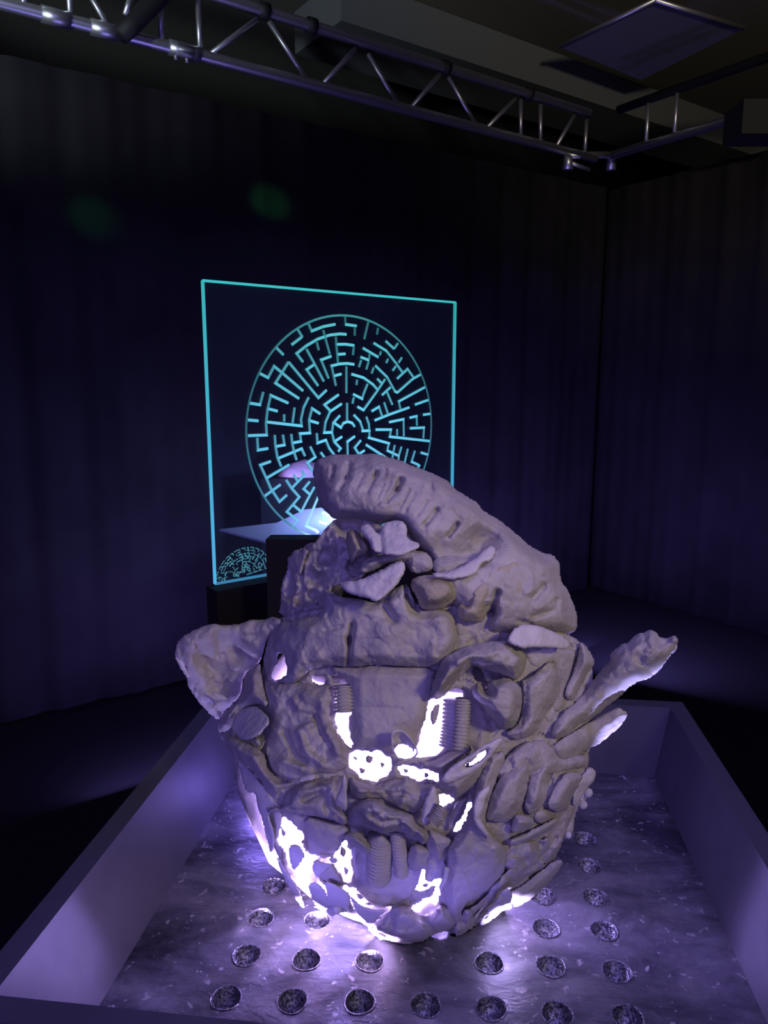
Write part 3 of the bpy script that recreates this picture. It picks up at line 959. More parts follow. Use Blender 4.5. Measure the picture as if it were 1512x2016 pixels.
    A = CAM + D * tf[..., None]; B = CAM + D * tb[..., None]
    ny_, nx_ = X.shape
    cell = keep[:-1, :-1] & keep[1:, :-1] & keep[:-1, 1:] & keep[1:, 1:]
    idx = -np.ones(X.shape, int)
    used = np.zeros(X.shape, bool)
    used[:-1, :-1] |= cell; used[1:, :-1] |= cell; used[:-1, 1:] |= cell; used[1:, 1:] |= cell
    n = int(used.sum())
    if n < 4: return None
    idx[used] = np.arange(n)
    V = np.vstack([A[used], B[used]])
    jy, jx = np.nonzero(cell)
    a = idx[jy, jx]; b = idx[jy, jx + 1]; c_ = idx[jy + 1, jx + 1]; d = idx[jy + 1, jx]
    front = np.stack([a, d, c_, b], 1); back = np.stack([a, b, c_, d], 1) + n
    # rim between front and back
    E = np.vstack([front[:, [0, 1]], front[:, [1, 2]], front[:, [2, 3]], front[:, [3, 0]]])
    key = E[:, 0] * (n + 1) + E[:, 1]; rev = E[:, 1] * (n + 1) + E[:, 0]
    bd = E[~np.isin(key, rev)]
    side = np.stack([bd[:, 1], bd[:, 0], bd[:, 0] + n, bd[:, 1] + n], 1)
    F = np.vstack([front, back, side])
    me = bpy.data.meshes.new(name)
    V = V - SB
    me.vertices.add(len(V)); me.vertices.foreach_set('co', V.astype(np.float32).ravel())
    me.loops.add(F.size); me.loops.foreach_set('vertex_index', F.astype(np.int32).ravel())
    me.polygons.add(len(F)); me.polygons.foreach_set('loop_start', np.arange(0, F.size, 4, dtype=np.int32))
    me.update(calc_edges=True); me.validate()
    me.shade_smooth()
    me.materials.append(mat or CLAY)
    o = link(name, me, sculpt)
    if label: o['label'] = label
    return o

def rev(cx, cy, *pts):                                # points read in a zoomed crop: (crop origin, scale) -> frame pixels
    return [(cx[0] + a / cy, cx[1] + b / cy) for a, b in pts]
cA = ((300, 1150), 2.52); cB = ((800, 1150), 2.52); cC = ((400, 1480), 3.024); cD = ((800, 1480), 3.024); cE = ((520, 860), 3.78); cF = ((780, 860), 3.78)

# openings through which the inner lamps shine
H = {
 'brow_left': [(548,1292),(557,1283),(561,1297),(567,1320),(560,1333),(545,1338),(531,1331),(540,1316)],
 'slot_a': [(610,1332),(625,1328),(643,1336),(640,1346),(618,1344)],
 'slot_b': [(650,1328),(668,1330),(690,1341),(688,1346),(662,1344)],
 'eye_left': [(664,1352),(690,1352),(691,1372),(690,1410),(686,1412),(692,1474),(684,1470),(668,1446),(657,1420),(662,1400)],
 'nose_a': [(688,1484),(700,1477),(712,1475),(728,1480),(742,1476),(756,1484),(770,1492),(774,1512),(764,1528),(748,1534),(738,1541),(718,1534),(702,1522),(687,1510)],
 'nose_b': [(780,1508),(800,1506),(820,1514),(836,1512),(850,1520),(866,1520),(862,1540),(846,1532),(830,1540),(808,1528),(790,1526)],
 'eye_right': [(846,1372),(866,1378),(880,1362),(902,1352),(916,1378),(912,1420),(908,1462),(892,1474),(872,1470),(862,1486),(834,1492),(812,1490),(824,1452),(838,1412)],
 'brow_right': [(931,1314),(940,1312),(951,1330),(963,1350),(958,1362),(946,1346),(934,1334)],
 'cheek_hole': [(850,1566),(866,1560),(890,1566),(896,1576),(874,1590),(858,1600),(848,1588)],
 'cheek_slit': [(926,1578),(931,1582),(918,1608),(900,1642),(891,1648),(893,1632),(912,1600)],
 'jaw_left': [(524,1600),(536,1602),(550,1610),(562,1604),(578,1622),(590,1634),(604,1652),(590,1656),(606,1680),(634,1690),(660,1686),(655,1702),(640,1700),(625,1720),(634,1742),(655,1746),(648,1760),(640,1784),(622,1782),(610,1790),(596,1776),(586,1745),(572,1725),(566,1690),(550,1660),(534,1640)],
 'mouth_left': [(672,1652),(684,1658),(680,1668),(697,1680),(690,1694),(694,1712),(690,1724),(694,1738),(680,1738),(672,1716),(660,1700),(658,1682),(670,1670)],
 'jaw_mid': [(672,1742),(700,1748),(724,1760),(750,1758),(738,1772),(712,1778),(752,1786),(776,1784),(744,1806),(720,1806),(694,1784),(684,1768)],
 'jaw_right': [(810,1784),(832,1772),(850,1766),(862,1740),(870,1726),(866,1762),(862,1780),(846,1796),(828,1800),(814,1794)],
 'lip_right': [(818,1722),(826,1714),(838,1712),(834,1732),(850,1740),(868,1728),(864,1742),(846,1748),(826,1756),(814,1750)],
 'foot_gap': [(836,1850),(858,1838),(880,1830),(884,1836),(898,1846),(880,1858),(840,1858)],
 'jaw_far': [(996,1748),(1010,1756),(1006,1776),(1010,1788),(986,1796),(966,1812),(946,1824),(944,1812),(958,1794),(972,1782),(980,1766)],
 'cup': [(774,1472),(788,1464),(808,1468),(820,1484),(812,1492),(796,1496),(782,1490)],
 'cheek_low': [(950,1478),(962,1474),(956,1488),(940,1502),(918,1512),(914,1508),(934,1494)],
}
HL = [v for k, v in H.items() if k != 'jaw_far']

slab('vessel_wall', [(540,1213),(700,1185),(900,1185),(1117,1247),(1141,1261),(1165,1300),(1172,1400),(1160,1480),(1152,1550),(1126,1610),(1098,1680),(1075,1730),(1010,1782),(942,1820),(902,1846),(833,1852),(797,1858),(747,1845),(727,1830),(690,1795),(605,1785),(582,1771),(552,1698),(529,1640),(522,1600),(508,1560),(486,1500),(450,1440),(478,1380),(515,1330),(525,1260)],
     0.0, 0.012, rough=0.0035, lump=0.005, holes=HL, strokes=[([(560,1500),(640,1560)],14,0.004),([(640,1640),(660,1690)],30,-0.012),([(620,1650),(665,1650)],22,-0.01),
     ([(720,1700),(800,1700)],40,-0.014),([(745,1770),(800,1760)],26,-0.012),([(690,1575),(850,1575)],10,0.005)])

# crest: the thick curling fin on top
crest = [(615,929),(620,910),(634,899),(663,894),(684,896),(732,892),(750,895),(785,905),(819,920),(864,936),(885,950),(898,965),(931,983),(960,1012),(984,1023),(1010,1044),(1034,1067),(1066,1088),(1090,1093),(1101,1105),(1103,1125),(1105,1146),(1119,1164),(1128,1185),(1136,1209),(1136,1241),(1117,1249),(1060,1245),(1000,1250),(940,1250),(890,1200),(850,1130),(842,1096),(818,1072),(800,1050),(786,1026),(745,1032),(700,1021),(655,1024),(647,1011),(631,998),(626,979),(622,958)]
gash = lambda a, b, w, h: ([a, b], w, h)
slab('crest', crest, 0.018, 0.05, roll=0.024, rough=0.0022, lump=0.002, bulge=0.012, strokes=[
    ([(640,935),(700,925),(760,945),(840,985),(900,1030),(950,1065)], 26, -0.007),
    ([(630,905),(740,903),(860,950),(960,1030),(1060,1100)], 14, 0.004),
    gash((687,916),(680,940),6,-0.008), gash((682,938),(668,962),4,-0.006), gash((741,930),(722,968),4.5,-0.008), gash((789,945),(780,965),6,-0.009), gash((782,962),(761,987),4,-0.007),
    gash((861,1003),(836,1034),4.5,-0.008), gash((901,1031),(883,1057),4,-0.008), gash((847,948),(850,962),4,-0.004), gash((655,920),(652,938),4,-0.005),
    gash((715,935),(700,962),3,-0.003), gash((728,945),(712,970),3,-0.003), gash((755,955),(742,980),3,-0.003), gash((768,950),(752,985),3,-0.003), gash((805,965),(786,1000),3,-0.003), gash((816,972),(797,1006),3,-0.003), gash((840,985),(822,1015),3,-0.003), gash((700,930),(690,955),3,0.003),
    ([(880,1085),(930,1080),(960,1060)], 34, -0.016), ([(905,1105),(935,1090)], 22, -0.010),
    gash((980,1166),(968,1205),6,-0.012), gash((966,1205),(950,1235),14,-0.016), gash((930,1235),(905,1215),18,-0.014),
    gash((1072,1154),(1052,1176),6,-0.007), gash((1098,1182),(1096,1198),4,-0.005), gash((1050,1214),(1085,1204),5,-0.005), gash((1020,1222),(1045,1228),4,-0.005),
    ([(1038,1078),(1038,1114),(1047,1130),(1047,1164)], 6, 0.003)])
slab('crest_wall', [(949,1114),(978,1101),(1018,1085),(1038,1077),(1038,1114),(1047,1125),(1047,1164),(1034,1212),(1018,1222),(985,1226),(975,1205),(984,1172),(976,1168),(962,1205),(945,1228),(904,1222),(900,1190),(915,1185),(912,1159),(944,1130)],
     0.030, 0.014, rough=0.0016, lump=0.0015, mat=CLAY_OLIVE, strokes=[gash((916,1150),(919,1188),5,-0.006), gash((1026,1186),(1024,1206),4,-0.003)], tilt=(0.06, 0))
slab('crest_band', [(853,1127),(886,1125),(923,1106),(949,1087),(965,1072),(978,1080),(968,1103),(947,1111),(939,1130),(899,1141),(851,1136)], 0.034, 0.010, rough=0.002, mat=CLAY_LIT, tilt=(0, -0.5))
slab('block', [(811,1135),(864,1131),(896,1139),(902,1172),(885,1193),(832,1204),(819,1172),(808,1156)], 0.040, 0.016, rough=0.0016, mat=CLAY_OLIVE)
slab('hollow_shelf', [(852,1100),(880,1092),(930,1100),(945,1090),(950,1100),(923,1112),(886,1128),(853,1130)], 0.018, 0.010, tilt=(0, -0.6))

# crumpled clay left of the crest
slab('crumpled_mass', [(550,1218),(553,1159),(564,1119),(586,1084),(606,1070),(626,1062),(636,1044),(656,1022),(700,1016),(750,1030),(770,1060),(745,1110),(710,1140),(672,1150),(650,1160),(645,1205),(600,1222)], -0.012, 0.03, rough=0.006, lump=0.010, jag=2.5, strokes=[
    ([(652,1098)],14,-0.012),([(628,1140)],14,-0.012),([(613,1172)],15,-0.014),([(600,1110),(640,1120)],8,0.007),([(585,1150),(625,1160)],8,0.006),([(670,1060),(665,1100),(690,1120)],10,0.008),([(640,1072),(660,1050)],9,0.006),([(690,1118),(715,1100)],12,-0.014),([(675,1035),(700,1030)],14,-0.010),([(570,1190),(600,1200)],9,0.006),([(640,1085),(630,1110)],8,-0.008),([(590,1175),(585,1200)],8,-0.008)])
slab('clay_petal', [(565,1098),(573,1093),(577,1084),(586,1081),(590,1085),(597,1077),(604,1080),(608,1085),(602,1098),(598,1114),(592,1134),(578,1127),(568,1114)], 0.006, 0.009, jag=0.6)
slab('clay_pinch', [(684,1042),(705,1045),(722,1070),(727,1090),(705,1098),(692,1112),(686,1092),(680,1062)], 0.020, 0.012, rough=0.002, mat=CLAY_OLIVE, bulge=0.006)
slab('clay_ruffle', [(705,1041),(721,1029),(730,1034),(737,1045),(745,1052),(751,1036),(766,1026),(792,1024),(802,1035),(800,1061),(824,1068),(827,1077),(811,1086),(785,1095),(753,1090),(734,1086),(727,1068)], 0.034, 0.010, rough=0.002, mat=CLAY_LIT, tilt=(0, -0.7), strokes=[([(748,1050),(750,1085)],6,-0.004),([(768,1034),(800,1040)],4,-0.002)])
slab('clay_fold', [(702,1128),(716,1100),(745,1092),(798,1082),(822,1083),(837,1086),(851,1098),(852,1125),(811,1131),(795,1104),(758,1108),(742,1121),(716,1131)], 0.026, 0.012, rough=0.003, lump=0.002, tilt=(0, -0.3))
slab('clay_tongue', [(667,1152),(674,1146),(705,1143),(747,1123),(779,1106),(795,1104),(799,1124),(784,1151),(753,1178),(737,1186),(716,1176),(684,1169)], 0.046, 0.013, rough=0.0018, mat=CLAY_LIT, tilt=(0, -0.35), strokes=[gash((770,1167),(785,1164),3,-0.004)])

# head front
slab('brow_mass', [(524,1262),(546,1225),(578,1221),(637,1209),(634,1166),(642,1156),(668,1175),(716,1180),(737,1188),(758,1172),(798,1146),(808,1160),(822,1203),(864,1197),(890,1207),(897,1225),(901,1257),(892,1290),(857,1314),(800,1312),(737,1308),(693,1314),(649,1310),(610,1318),(585,1345),(560,1348),(525,1330)],
     0.026, 0.016, rough=0.0022, lump=0.002, holes=HL, strokes=[gash((694,1231),(688,1262),5,-0.010), gash((688,1258),(687,1314),4.5,-0.011), gash((640,1240),(672,1233),3,-0.003),
     gash((758,1195),(775,1220),8,-0.008), gash((740,1185),(762,1178),5,-0.005), ([(800,1215),(760,1260),(770,1300)],30,0.004), ([(610,1250),(600,1290)],30,0.004), ([(545,1275),(570,1310),(560,1335)],6,0.004), ([(590,1300),(568,1330)],4,0.003), ([(865,1220),(880,1250),(860,1290)],20,0.006), gash((822,1203),(800,1175),4,-0.008),gash((800,1175),(798,1146),4,-0.008)])
slab('forehead_plate', [(648,1311),(693,1315),(737,1309),(800,1313),(858,1314),(856,1345),(848,1388),(834,1440),(818,1476),(800,1484),(765,1482),(729,1472),(694,1474),(693,1414),(691,1345),(664,1336)], 0.016, 0.012, rough=0.0012, lump=0.0006, holes=[H['eye_right'], H['slot_b'], H['nose_a'], H['cup']], jag=0.8, facet=0.0004,
     strokes=[([(690,1392),(790,1396)],4,-0.0012),([(780,1425),(800,1418)],4,0.002)])
slab('left_cheek', [(514,1336),(545,1344),(578,1340),(610,1346),(657,1350),(660,1388),(656,1424),(668,1450),(687,1480),(690,1505),(674,1520),(617,1524),(578,1538),(546,1528),(522,1496),(524,1463),(530,1422),(516,1396)], 0.012, 0.014, rough=0.003, lump=0.003, holes=HL, strokes=[
     ([(600,1370),(640,1385)],16,0.006),([(575,1375),(590,1395),(620,1402)],6,0.005),([(560,1440),(580,1490),(600,1500)],6,-0.006),([(620,1410),(632,1440),(650,1470)],5,-0.005),([(590,1440),(600,1470)],6,0.005),([(600,1430),(615,1425)],6,0.006),([(645,1440),(665,1480)],16,0.008),([(560,1500),(610,1520)],7,0.005),([(540,1360),(545,1420)],14,0.005),([(605,1480),(640,1510)],8,0.006),([(650,1390),(655,1410)],7,-0.006)])

# ears and horns
ear = rev(*cA, (110,360),(120,285),(165,250),(210,225),(300,195),(360,205),(440,195),(480,175),(540,180),(600,160),(650,180),(575,260),(550,340),(530,400),(450,450),(440,560),(370,620),(325,680),(280,640),(230,590),(200,545),(180,510),(172,470),(160,440),(135,400))
slab('left_ear', ear, 0.018, 0.013, rough=0.0028, lump=0.004, tilt=(-0.35, 0.0), pivot=(520,1300), strokes=[
     ([(430,1300),(450,1270),(430,1340)],26,-0.014),([(375,1270),(420,1240),(480,1240)],10,0.005),([(432,1262),(428,1290)],4,-0.004),([(395,1290),(410,1310)],10,-0.006),([(470,1290),(500,1300)],14,-0.010),([(380,1330),(440,1345)],12,0.005),([(460,1250),(500,1265)],6,0.004)])
slab('ear_lobe', [(344,1293),(352,1297),(362,1304),(366,1318),(376,1332),(368,1336),(362,1326),(352,1310)], 0.024, 0.006, tilt=(0, -0.6), mat=CLAY_LIT)
slab('ear_chip', [(416,1362),(424,1362),(446,1372),(447,1377),(434,1378),(422,1374)], 0.026, 0.006, tilt=(0, -0.9), mat=CLAY_LIT)
slab('ear_ridge', [(512,1304),(490,1318),(479,1332),(480,1352),(472,1376),(447,1396),(430,1416),(428,1440),(440,1444),(462,1426),(470,1400),(490,1388),(510,1386),(524,1395),(528,1380),(516,1345),(514,1320)], 0.040, 0.014, rough=0.003, strokes=[([(485,1335),(480,1360)],4,-0.003),([(470,1385),(450,1410)],5,0.003)])
slab('hexagon_chip', rev(*cA, (510,604),(465,612),(430,627),(408,650),(400,682),(388,712),(418,745),(452,776),(490,768),(532,750),(556,720),(582,690),(574,652),(545,628)), 0.050, 0.007, rough=0.0012, jag=0.4, tilt=(0.1, -0.75), mat=CLAY_LIT)
slab('chip_prop', rev(*cA, (480,765),(532,752),(538,800),(520,806)), 0.042, 0.007, tilt=(0, 0.5))
slab('side_strip', [(429,1444),(440,1440),(460,1450),(482,1462),(510,1472),(522,1490),(527,1512),(542,1528),(559,1538),(585,1541),(566,1552),(552,1565),(558,1586),(546,1579),(532,1569),(509,1530),(496,1516),(478,1504),(463,1490),(446,1470)], 0.030, 0.011, rough=0.002, lump=0.002, tilt=(0.15, 0.4))
slab('hanging_leaf', [(463,1487),(471,1510),(477,1535),(483,1559),(502,1560),(508,1590),(518,1625),(529,1665),(534,1678),(545,1660),(556,1610),(556,1588),(540,1575),(515,1540),(490,1512)], 0.004, 0.008, rough=0.0016, mat=CLAY_LIT)
slab('shelf_lump', [(559,1588),(556,1564),(586,1541),(620,1533),(690,1524),(688,1560),(662,1585),(686,1600),(684,1628),(650,1612),(600,1604),(560,1598),(524,1600),(530,1590)], 0.022, 0.016, rough=0.003, lump=0.004, tilt=(0, -0.3), strokes=[([(590,1558),(640,1552)],9,0.007),([(600,1575),(630,1560)],5,-0.006),([(640,1585),(650,1600)],6,-0.006),([(620,1537),(600,1545)],6,0.006)])
slab('thin_flake', rev(*cA, (720,965),(770,940),(810,942),(800,970),(760,980),(730,980)), 0.034, 0.006, tilt=(0, -0.6), mat=CLAY_LIT)
slab('tongue_flake', [(672,1545),(676,1528),(681,1525),(683,1560),(684,1600),(670,1594),(658,1582),(666,1560)], 0.040, 0.008, tilt=(0, 0.6), mat=CLAY_LIT, jag=0.5)

# right side of the head
slab('right_brow', rev(*cB, (160,420),(180,365),(250,325),(380,285),(520,280),(600,350),(595,410),(550,490),(480,450),(410,430),(335,395),(300,430),(250,480),(200,540),(150,560),(110,580),(120,540),(130,480)), 0.040, 0.018, rough=0.0028, lump=0.003, holes=[H['brow_right'], H['eye_right']], bulge=0.008, strokes=[([(905,1300),(960,1290)],12,0.005),([(860,1345),(880,1330)],10,0.005)])
slab('right_petal', rev(*cB, (405,480),(500,462),(565,500),(575,560),(570,625),(552,680),(540,705),(480,730),(440,690),(405,650),(380,600),(345,575),(325,540),(330,500),(360,480),(385,520),(405,535)), 0.044, 0.013, rough=0.002, tilt=(-0.15, 0), bulge=0.006, strokes=[([(1020,1395),(1008,1430)],5,-0.004)])
slab('temple_slab', rev(*cB, (560,490),(640,440),(725,368),(770,420),(775,470),(750,580),(690,640),(650,740),(560,775),(480,745),(545,700),(575,640)), 0.028, 0.016, rough=0.002, lump=0.002, strokes=[([(1045,1380),(1060,1320)],20,0.004)])
slab('top_shelf', rev(*cB, (500,275),(540,205),(640,198),(760,248),(815,290),(800,328),(720,315),(620,312),(575,320),(520,300)), 0.042, 0.014, rough=0.002, tilt=(0, -0.5), mat=CLAY_LIT)
slab('back_shelf', rev(*cB, (590,330),(720,320),(860,330),(870,420),(800,600),(740,640),(700,600),(640,420),(600,390)), 0.004, 0.012, rough=0.003)
slab('clay_finger', rev(*cB, (860,288),(895,305),(920,345),(935,395),(905,440),(875,490),(850,540),(830,578),(795,572),(780,545),(810,470),(850,370),(858,330)), 0.034, 0.018, roll=0.009, rough=0.0018)
horn = rev(*cB, (722,770),(718,720),(760,655),(870,555),(930,470),(985,405),(1015,378),(1013,345),(1060,298),(1100,290),(1150,245),(1180,242),(1210,222),(1245,240),(1252,262),(1292,270),(1335,250),(1352,282),(1330,320),(1280,390),(1240,425),(1210,460),(1140,490),(1100,520),(1060,560),(990,610),(925,668),(850,700),(790,760))
slab('right_horn', horn, 0.030, 0.020, roll=0.011, rough=0.003, lump=0.003, tilt=(0.12, 0.0), pivot=(1130,1400), strokes=[([(1300,1270),(1318,1268)],9,-0.006),([(1270,1290),(1285,1275)],7,0.005),([(1180,1370),(1240,1310)],10,0.004)])
slab('horn_lit_rim', rev(*cB, (1140,400),(1150,360),(1220,320),(1268,315),(1300,320),(1340,285),(1345,320),(1300,372),(1260,425),(1200,470),(1130,490),(1080,525),(1040,560),(985,610),(935,660),(960,620),(1040,520),(1090,470)), -0.004, 0.008, rough=0.003, mat=CLAY_LIT, tilt=(0.1, 0), pivot=(1130,1400))  # pale strip standing for the lit lower edge of the horn
slab('right_spike', rev(*cB, (718,800),(800,750),(900,690),(1000,632),(1060,610),(1098,640),(1080,682),(1030,740),(960,792),(905,815),(860,845),(800,875),(750,868)), 0.018, 0.016, rough=0.0025, tilt=(0.1, 0.2), pivot=(1110,1480))
slab('neck_slab', [(972,1532),(990,1495),(1022,1466),(1060,1455),(1086,1464),(1108,1494),(1130,1488),(1160,1482),(1158,1510),(1120,1515),(1060,1530),(1015,1545)], 0.018, 0.014, rough=0.003, lump=0.003)
slab('cheek_strip', [(866,1538),(880,1515),(899,1502),(930,1482),(959,1463),(986,1451),(991,1460),(968,1490),(935,1522),(905,1535),(882,1545)], 0.050, 0.013, rough=0.002, tilt=(0, 0.25), holes=[H['cheek_low']], mat=CLAY_LIT)
slab('jaw_strip', [(850,1567),(879,1524),(905,1512),(955,1480),(972,1480),(945,1526),(926,1556),(893,1578),(870,1594),(856,1598)], 0.036, 0.013, rough=0.0022, tilt=(0, 0.25), holes=[H['cheek_hole'], H['cheek_low']])
slab('eyelid_lump', [(822,1497),(850,1500),(880,1482),(905,1474),(924,1462),(930,1476),(918,1492),(892,1510),(872,1528),(850,1530),(834,1516)], 0.036, 0.016, rough=0.002, roll=0.009)
slab('right_jowl', [(958,1482),(998,1478),(982,1522),(966,1572),(953,1619),(975,1650),(998,1668),(996,1711),(982,1731),(959,1754),(916,1778),(909,1797),(903,1830),(884,1800),(877,1774),(871,1744),(883,1692),(879,1675),(905,1632),(932,1578),(936,1546)], 0.028, 0.018, rough=0.0016, lump=0.0014, holes=[H['cheek_slit']], strokes=[([(932,1612),(950,1640),(975,1665)],8,0.007),([(940,1565),(935,1600)],9,0.006),([(925,1722),(930,1752),(965,1758)],4,-0.003),([(960,1680),(990,1700)],20,0.004)])
slab('clay_flake', rev(*cD, (560,130),(640,90),(745,58),(725,200),(690,330),(640,390),(600,425),(500,415),(470,400),(490,300)), 0.030, 0.014, rough=0.0018, lump=0.001)
slab('clay_flake', rev(*cD, (750,95),(850,40),(930,30),(900,80),(865,120),(850,200),(830,300),(780,350),(728,385),(700,320),(720,200)), 0.024, 0.013, rough=0.0022, lump=0.002, strokes=[([(1085,1528),(1078,1545)],9,-0.008)])
slab('clay_flake', rev(*cD, (838,300),(880,210),(940,130),(1000,120),(1060,140),(1030,200),(980,280),(960,350),(900,362),(858,345)), 0.028, 0.014, rough=0.002)
slab('clay_flake', rev(*cD, (1080,88),(1115,98),(1132,135),(1110,182),(1070,230),(1040,290),(1000,330),(985,300),(1000,220),(1040,150)), 0.010, 0.012, rough=0.002, mat=CLAY_LIT)
slab('clay_flake', rev(*cD, (950,345),(1000,300),(1050,270),(1072,235),(1075,270),(1035,330),(1003,382),(992,480),(960,512),(930,520),(950,430)), -0.004, 0.009, rough=0.002, mat=CLAY_LIT)
slab('clay_flake', rev(*cD, (635,380),(700,370),(752,390),(762,440),(700,468),(620,492)), 0.032, 0.012, rough=0.0016)
slab('clay_flake', rev(*cD, (890,390),(912,408),(880,455),(800,502),(700,540),(615,562),(610,522),(690,490),(760,458),(830,420)), 0.026, 0.012, rough=0.002)
slab('clay_flake', rev(*cD, (770,350),(850,340),(870,400),(800,440),(750,400)), 0.014, 0.012, rough=0.002)
slab('hanging_curl', rev(*cD, (400,300),(420,250),(490,190),(500,230),(470,280),(460,350),(440,400),(480,470),(510,530),(450,490),(405,430),(392,370)), 0.042, 0.008, rough=0.0014, mat=CLAY_LIT)
slab('rough_patch', rev(*cD, (600,560),(700,545),(860,500),(940,510),(900,600),(830,690),(760,720),(690,740),(640,780),(590,700)), 0.012, 0.014, rough=0.007, lump=0.008, jag=2.5)
slab('foot_leaf', [(1003,1756),(1030,1742),(1060,1718),(1091,1693),(1109,1694),(1102,1712),(1091,1727),(1051,1766),(1012,1790),(1006,1772)], 0.016, 0.010, rough=0.0014, tilt=(0.2, 0.3))
slab('crumb_cluster', rev(*cD, (330,960),(420,900),(480,860),(540,760),(620,690),(680,690),(640,760),(560,830),(500,900),(420,980),(390,1060),(310,1100),(270,1060)), 0.030, 0.012, rough=0.006, lump=0.010, jag=2.5)

# nose, mouth and jaw
slab('nose_bridge', [(687,1528),(710,1540),(735,1546),(775,1534),(806,1530),(830,1545),(868,1541),(886,1558),(852,1570),(830,1592),(812,1604),(790,1592),(742,1568),(706,1576),(690,1562)], 0.024, 0.014, rough=0.003, lump=0.004, holes=[H['nose_a'], H['nose_b']], strokes=[([(800,1560),(790,1590)],8,0.007),([(760,1560),(800,1565)],8,-0.006),([(705,1556),(740,1555)],6,0.005)])
slab('nose_lobe', [(688,1589),(704,1578),(718,1572),(735,1570),(752,1577),(764,1589),(797,1597),(814,1606),(824,1620),(840,1632),(845,1652),(834,1663),(822,1655),(807,1652),(790,1640),(777,1637),(757,1642),(731,1633),(712,1624),(698,1612)], 0.044, 0.018, rough=0.003, lump=0.003, roll=0.010, jag=2.0, strokes=[([(735,1606),(752,1620),(785,1615)],5,-0.007),([(725,1595),(760,1600)],5,0.005),([(790,1625),(820,1640)],6,-0.005),([(710,1595),(712,1612)],4,-0.004),([(765,1605),(800,1610)],5,0.005),([(735,1585),(745,1592)],5,0.005)])
slab('mouth_bank', [(672,1650),(682,1640),(700,1636),(720,1648),(732,1672),(724,1684),(705,1672),(690,1664)], 0.030, 0.014, rough=0.003)
slab('mouth_bank', [(812,1660),(835,1664),(850,1675),(838,1700),(846,1716),(820,1716),(806,1712),(800,1690)], 0.020, 0.014, rough=0.003)
slab('mouth_back', [(690,1660),(730,1645),(800,1650),(830,1670),(830,1730),(800,1775),(745,1790),(715,1768),(700,1750),(694,1700)], -0.012, 0.010, rough=0.003)
slab('lip_left', [(612,1706),(640,1698),(664,1702),(672,1720),(690,1750),(672,1742),(640,1735),(620,1724)], 0.012, 0.012, rough=0.004, lump=0.004)
slab('dark_hollow', [(596,1606),(650,1616),(690,1628),(680,1650),(668,1670),(655,1684),(632,1684),(606,1676),(604,1650)], 0.008, 0.010, rough=0.002)
slab('chin', [(727,1836),(737,1815),(752,1806),(775,1786),(798,1782),(815,1794),(830,1802),(848,1798),(864,1782),(882,1784),(895,1800),(900,1822),(886,1830),(858,1838),(833,1852),(797,1860),(747,1847)], 0.030, 0.024, holes=[H['foot_gap']], roll=0.011, rough=0.003, lump=0.004, strokes=[([(775,1800),(770,1830)],7,-0.006),([(830,1806),(850,1830)],8,-0.006),([(750,1825),(790,1840)],7,0.005)])
slab('jaw_flake', [(830,1602),(836,1572),(848,1548),(858,1546),(866,1572),(857,1610),(840,1626),(828,1620)], 0.032, 0.010, rough=0.0016, mat=CLAY_LIT)
slab('jaw_flake', rev(*cD, (130,450),(170,470),(210,492),(270,520),(255,560),(235,575),(222,620),(200,652),(160,620),(128,590),(118,540)), 0.026, 0.010, rough=0.002, lump=0.002)
slab('jaw_flake', rev(*cD, (225,680),(265,694),(250,740),(228,790),(205,830),(195,800),(212,750)), 0.034, 0.007, rough=0.001, mat=CLAY_LIT)
slab('jaw_flake', rev(*cD, (300,290),(380,250),(330,380),(290,460),(245,470),(250,400)), 0.020, 0.010, rough=0.003, lump=0.003)
# pointed flakes round the lower left opening
for q in ([(544,1686),(552,1694),(562,1712),(580,1738),(592,1762),(600,1787),(594,1787),(580,1768),(562,1734),(550,1706)],
          [(606,1740),(622,1736),(640,1752),(650,1775),(640,1798),(622,1786),(612,1764)],
          [(568,1664),(588,1662),(602,1684),(590,1702),(578,1718),(570,1694)],
          [(636,1732),(668,1744),(690,1760),(688,1780),(684,1797),(660,1797),(640,1786),(646,1760)],
          [(686,1760),(706,1780),(736,1792),(764,1790),(738,1814),(728,1838),(722,1818),(702,1798)],
          [(522,1602),(530,1606),(540,1640),(541,1660),(536,1678),(530,1676),(533,1650),(524,1622)],
          [(620,1690),(638,1700),(660,1700),(640,1716),(624,1730),(614,1712)],
          [(648,1686),(668,1690),(660,1700),(650,1698)]):
    slab('pointed_flake', q, 0.018, 0.007, rough=0.0012, mat=CLAY_LIT, jag=0.6, chaikin=1, tilt=(0, 0.25))
for q in ([(692,1488),(704,1492),(700,1500)], [(722,1486),(736,1492),(728,1504),(720,1498)], [(748,1500),(760,1504),(752,1514)], [(706,1510),(722,1516),(712,1524)], [(792,1512),(806,1516),(798,1524)], [(836,1520),(846,1526),(836,1532)],
          [(852,1392),(868,1384),(862,1412),(852,1430),(846,1414)], [(672,1662),(684,1676),(676,1690),(668,1680)], [(676,1702),(688,1712),(680,1726)], [(550,1622),(566,1640),(556,1648)], [(700,1756),(720,1766),(706,1772)], [(970,1790),(984,1780),(980,1796)], [(830,1742),(846,1738),(838,1748)], [(648,1346),(664,1340),(662,1352)]):
    slab('clay_crumb', q, 0.006, 0.008, rough=0.002, jag=1.5, step=2.5)

# nostril cup
slab('eye_cup', [(768,1442),(778,1436),(795,1438),(810,1452),(821,1472),(824,1486),(812,1496),(795,1500),(780,1494),(770,1476)], 0.034, 0.010, holes=[H['cup']], facet=0, rough=0.001, mat=CLAY_LIT, jag=0.3, strokes=[([(788,1452),(804,1474)],13,-0.012)], tilt=(0, 0.5))

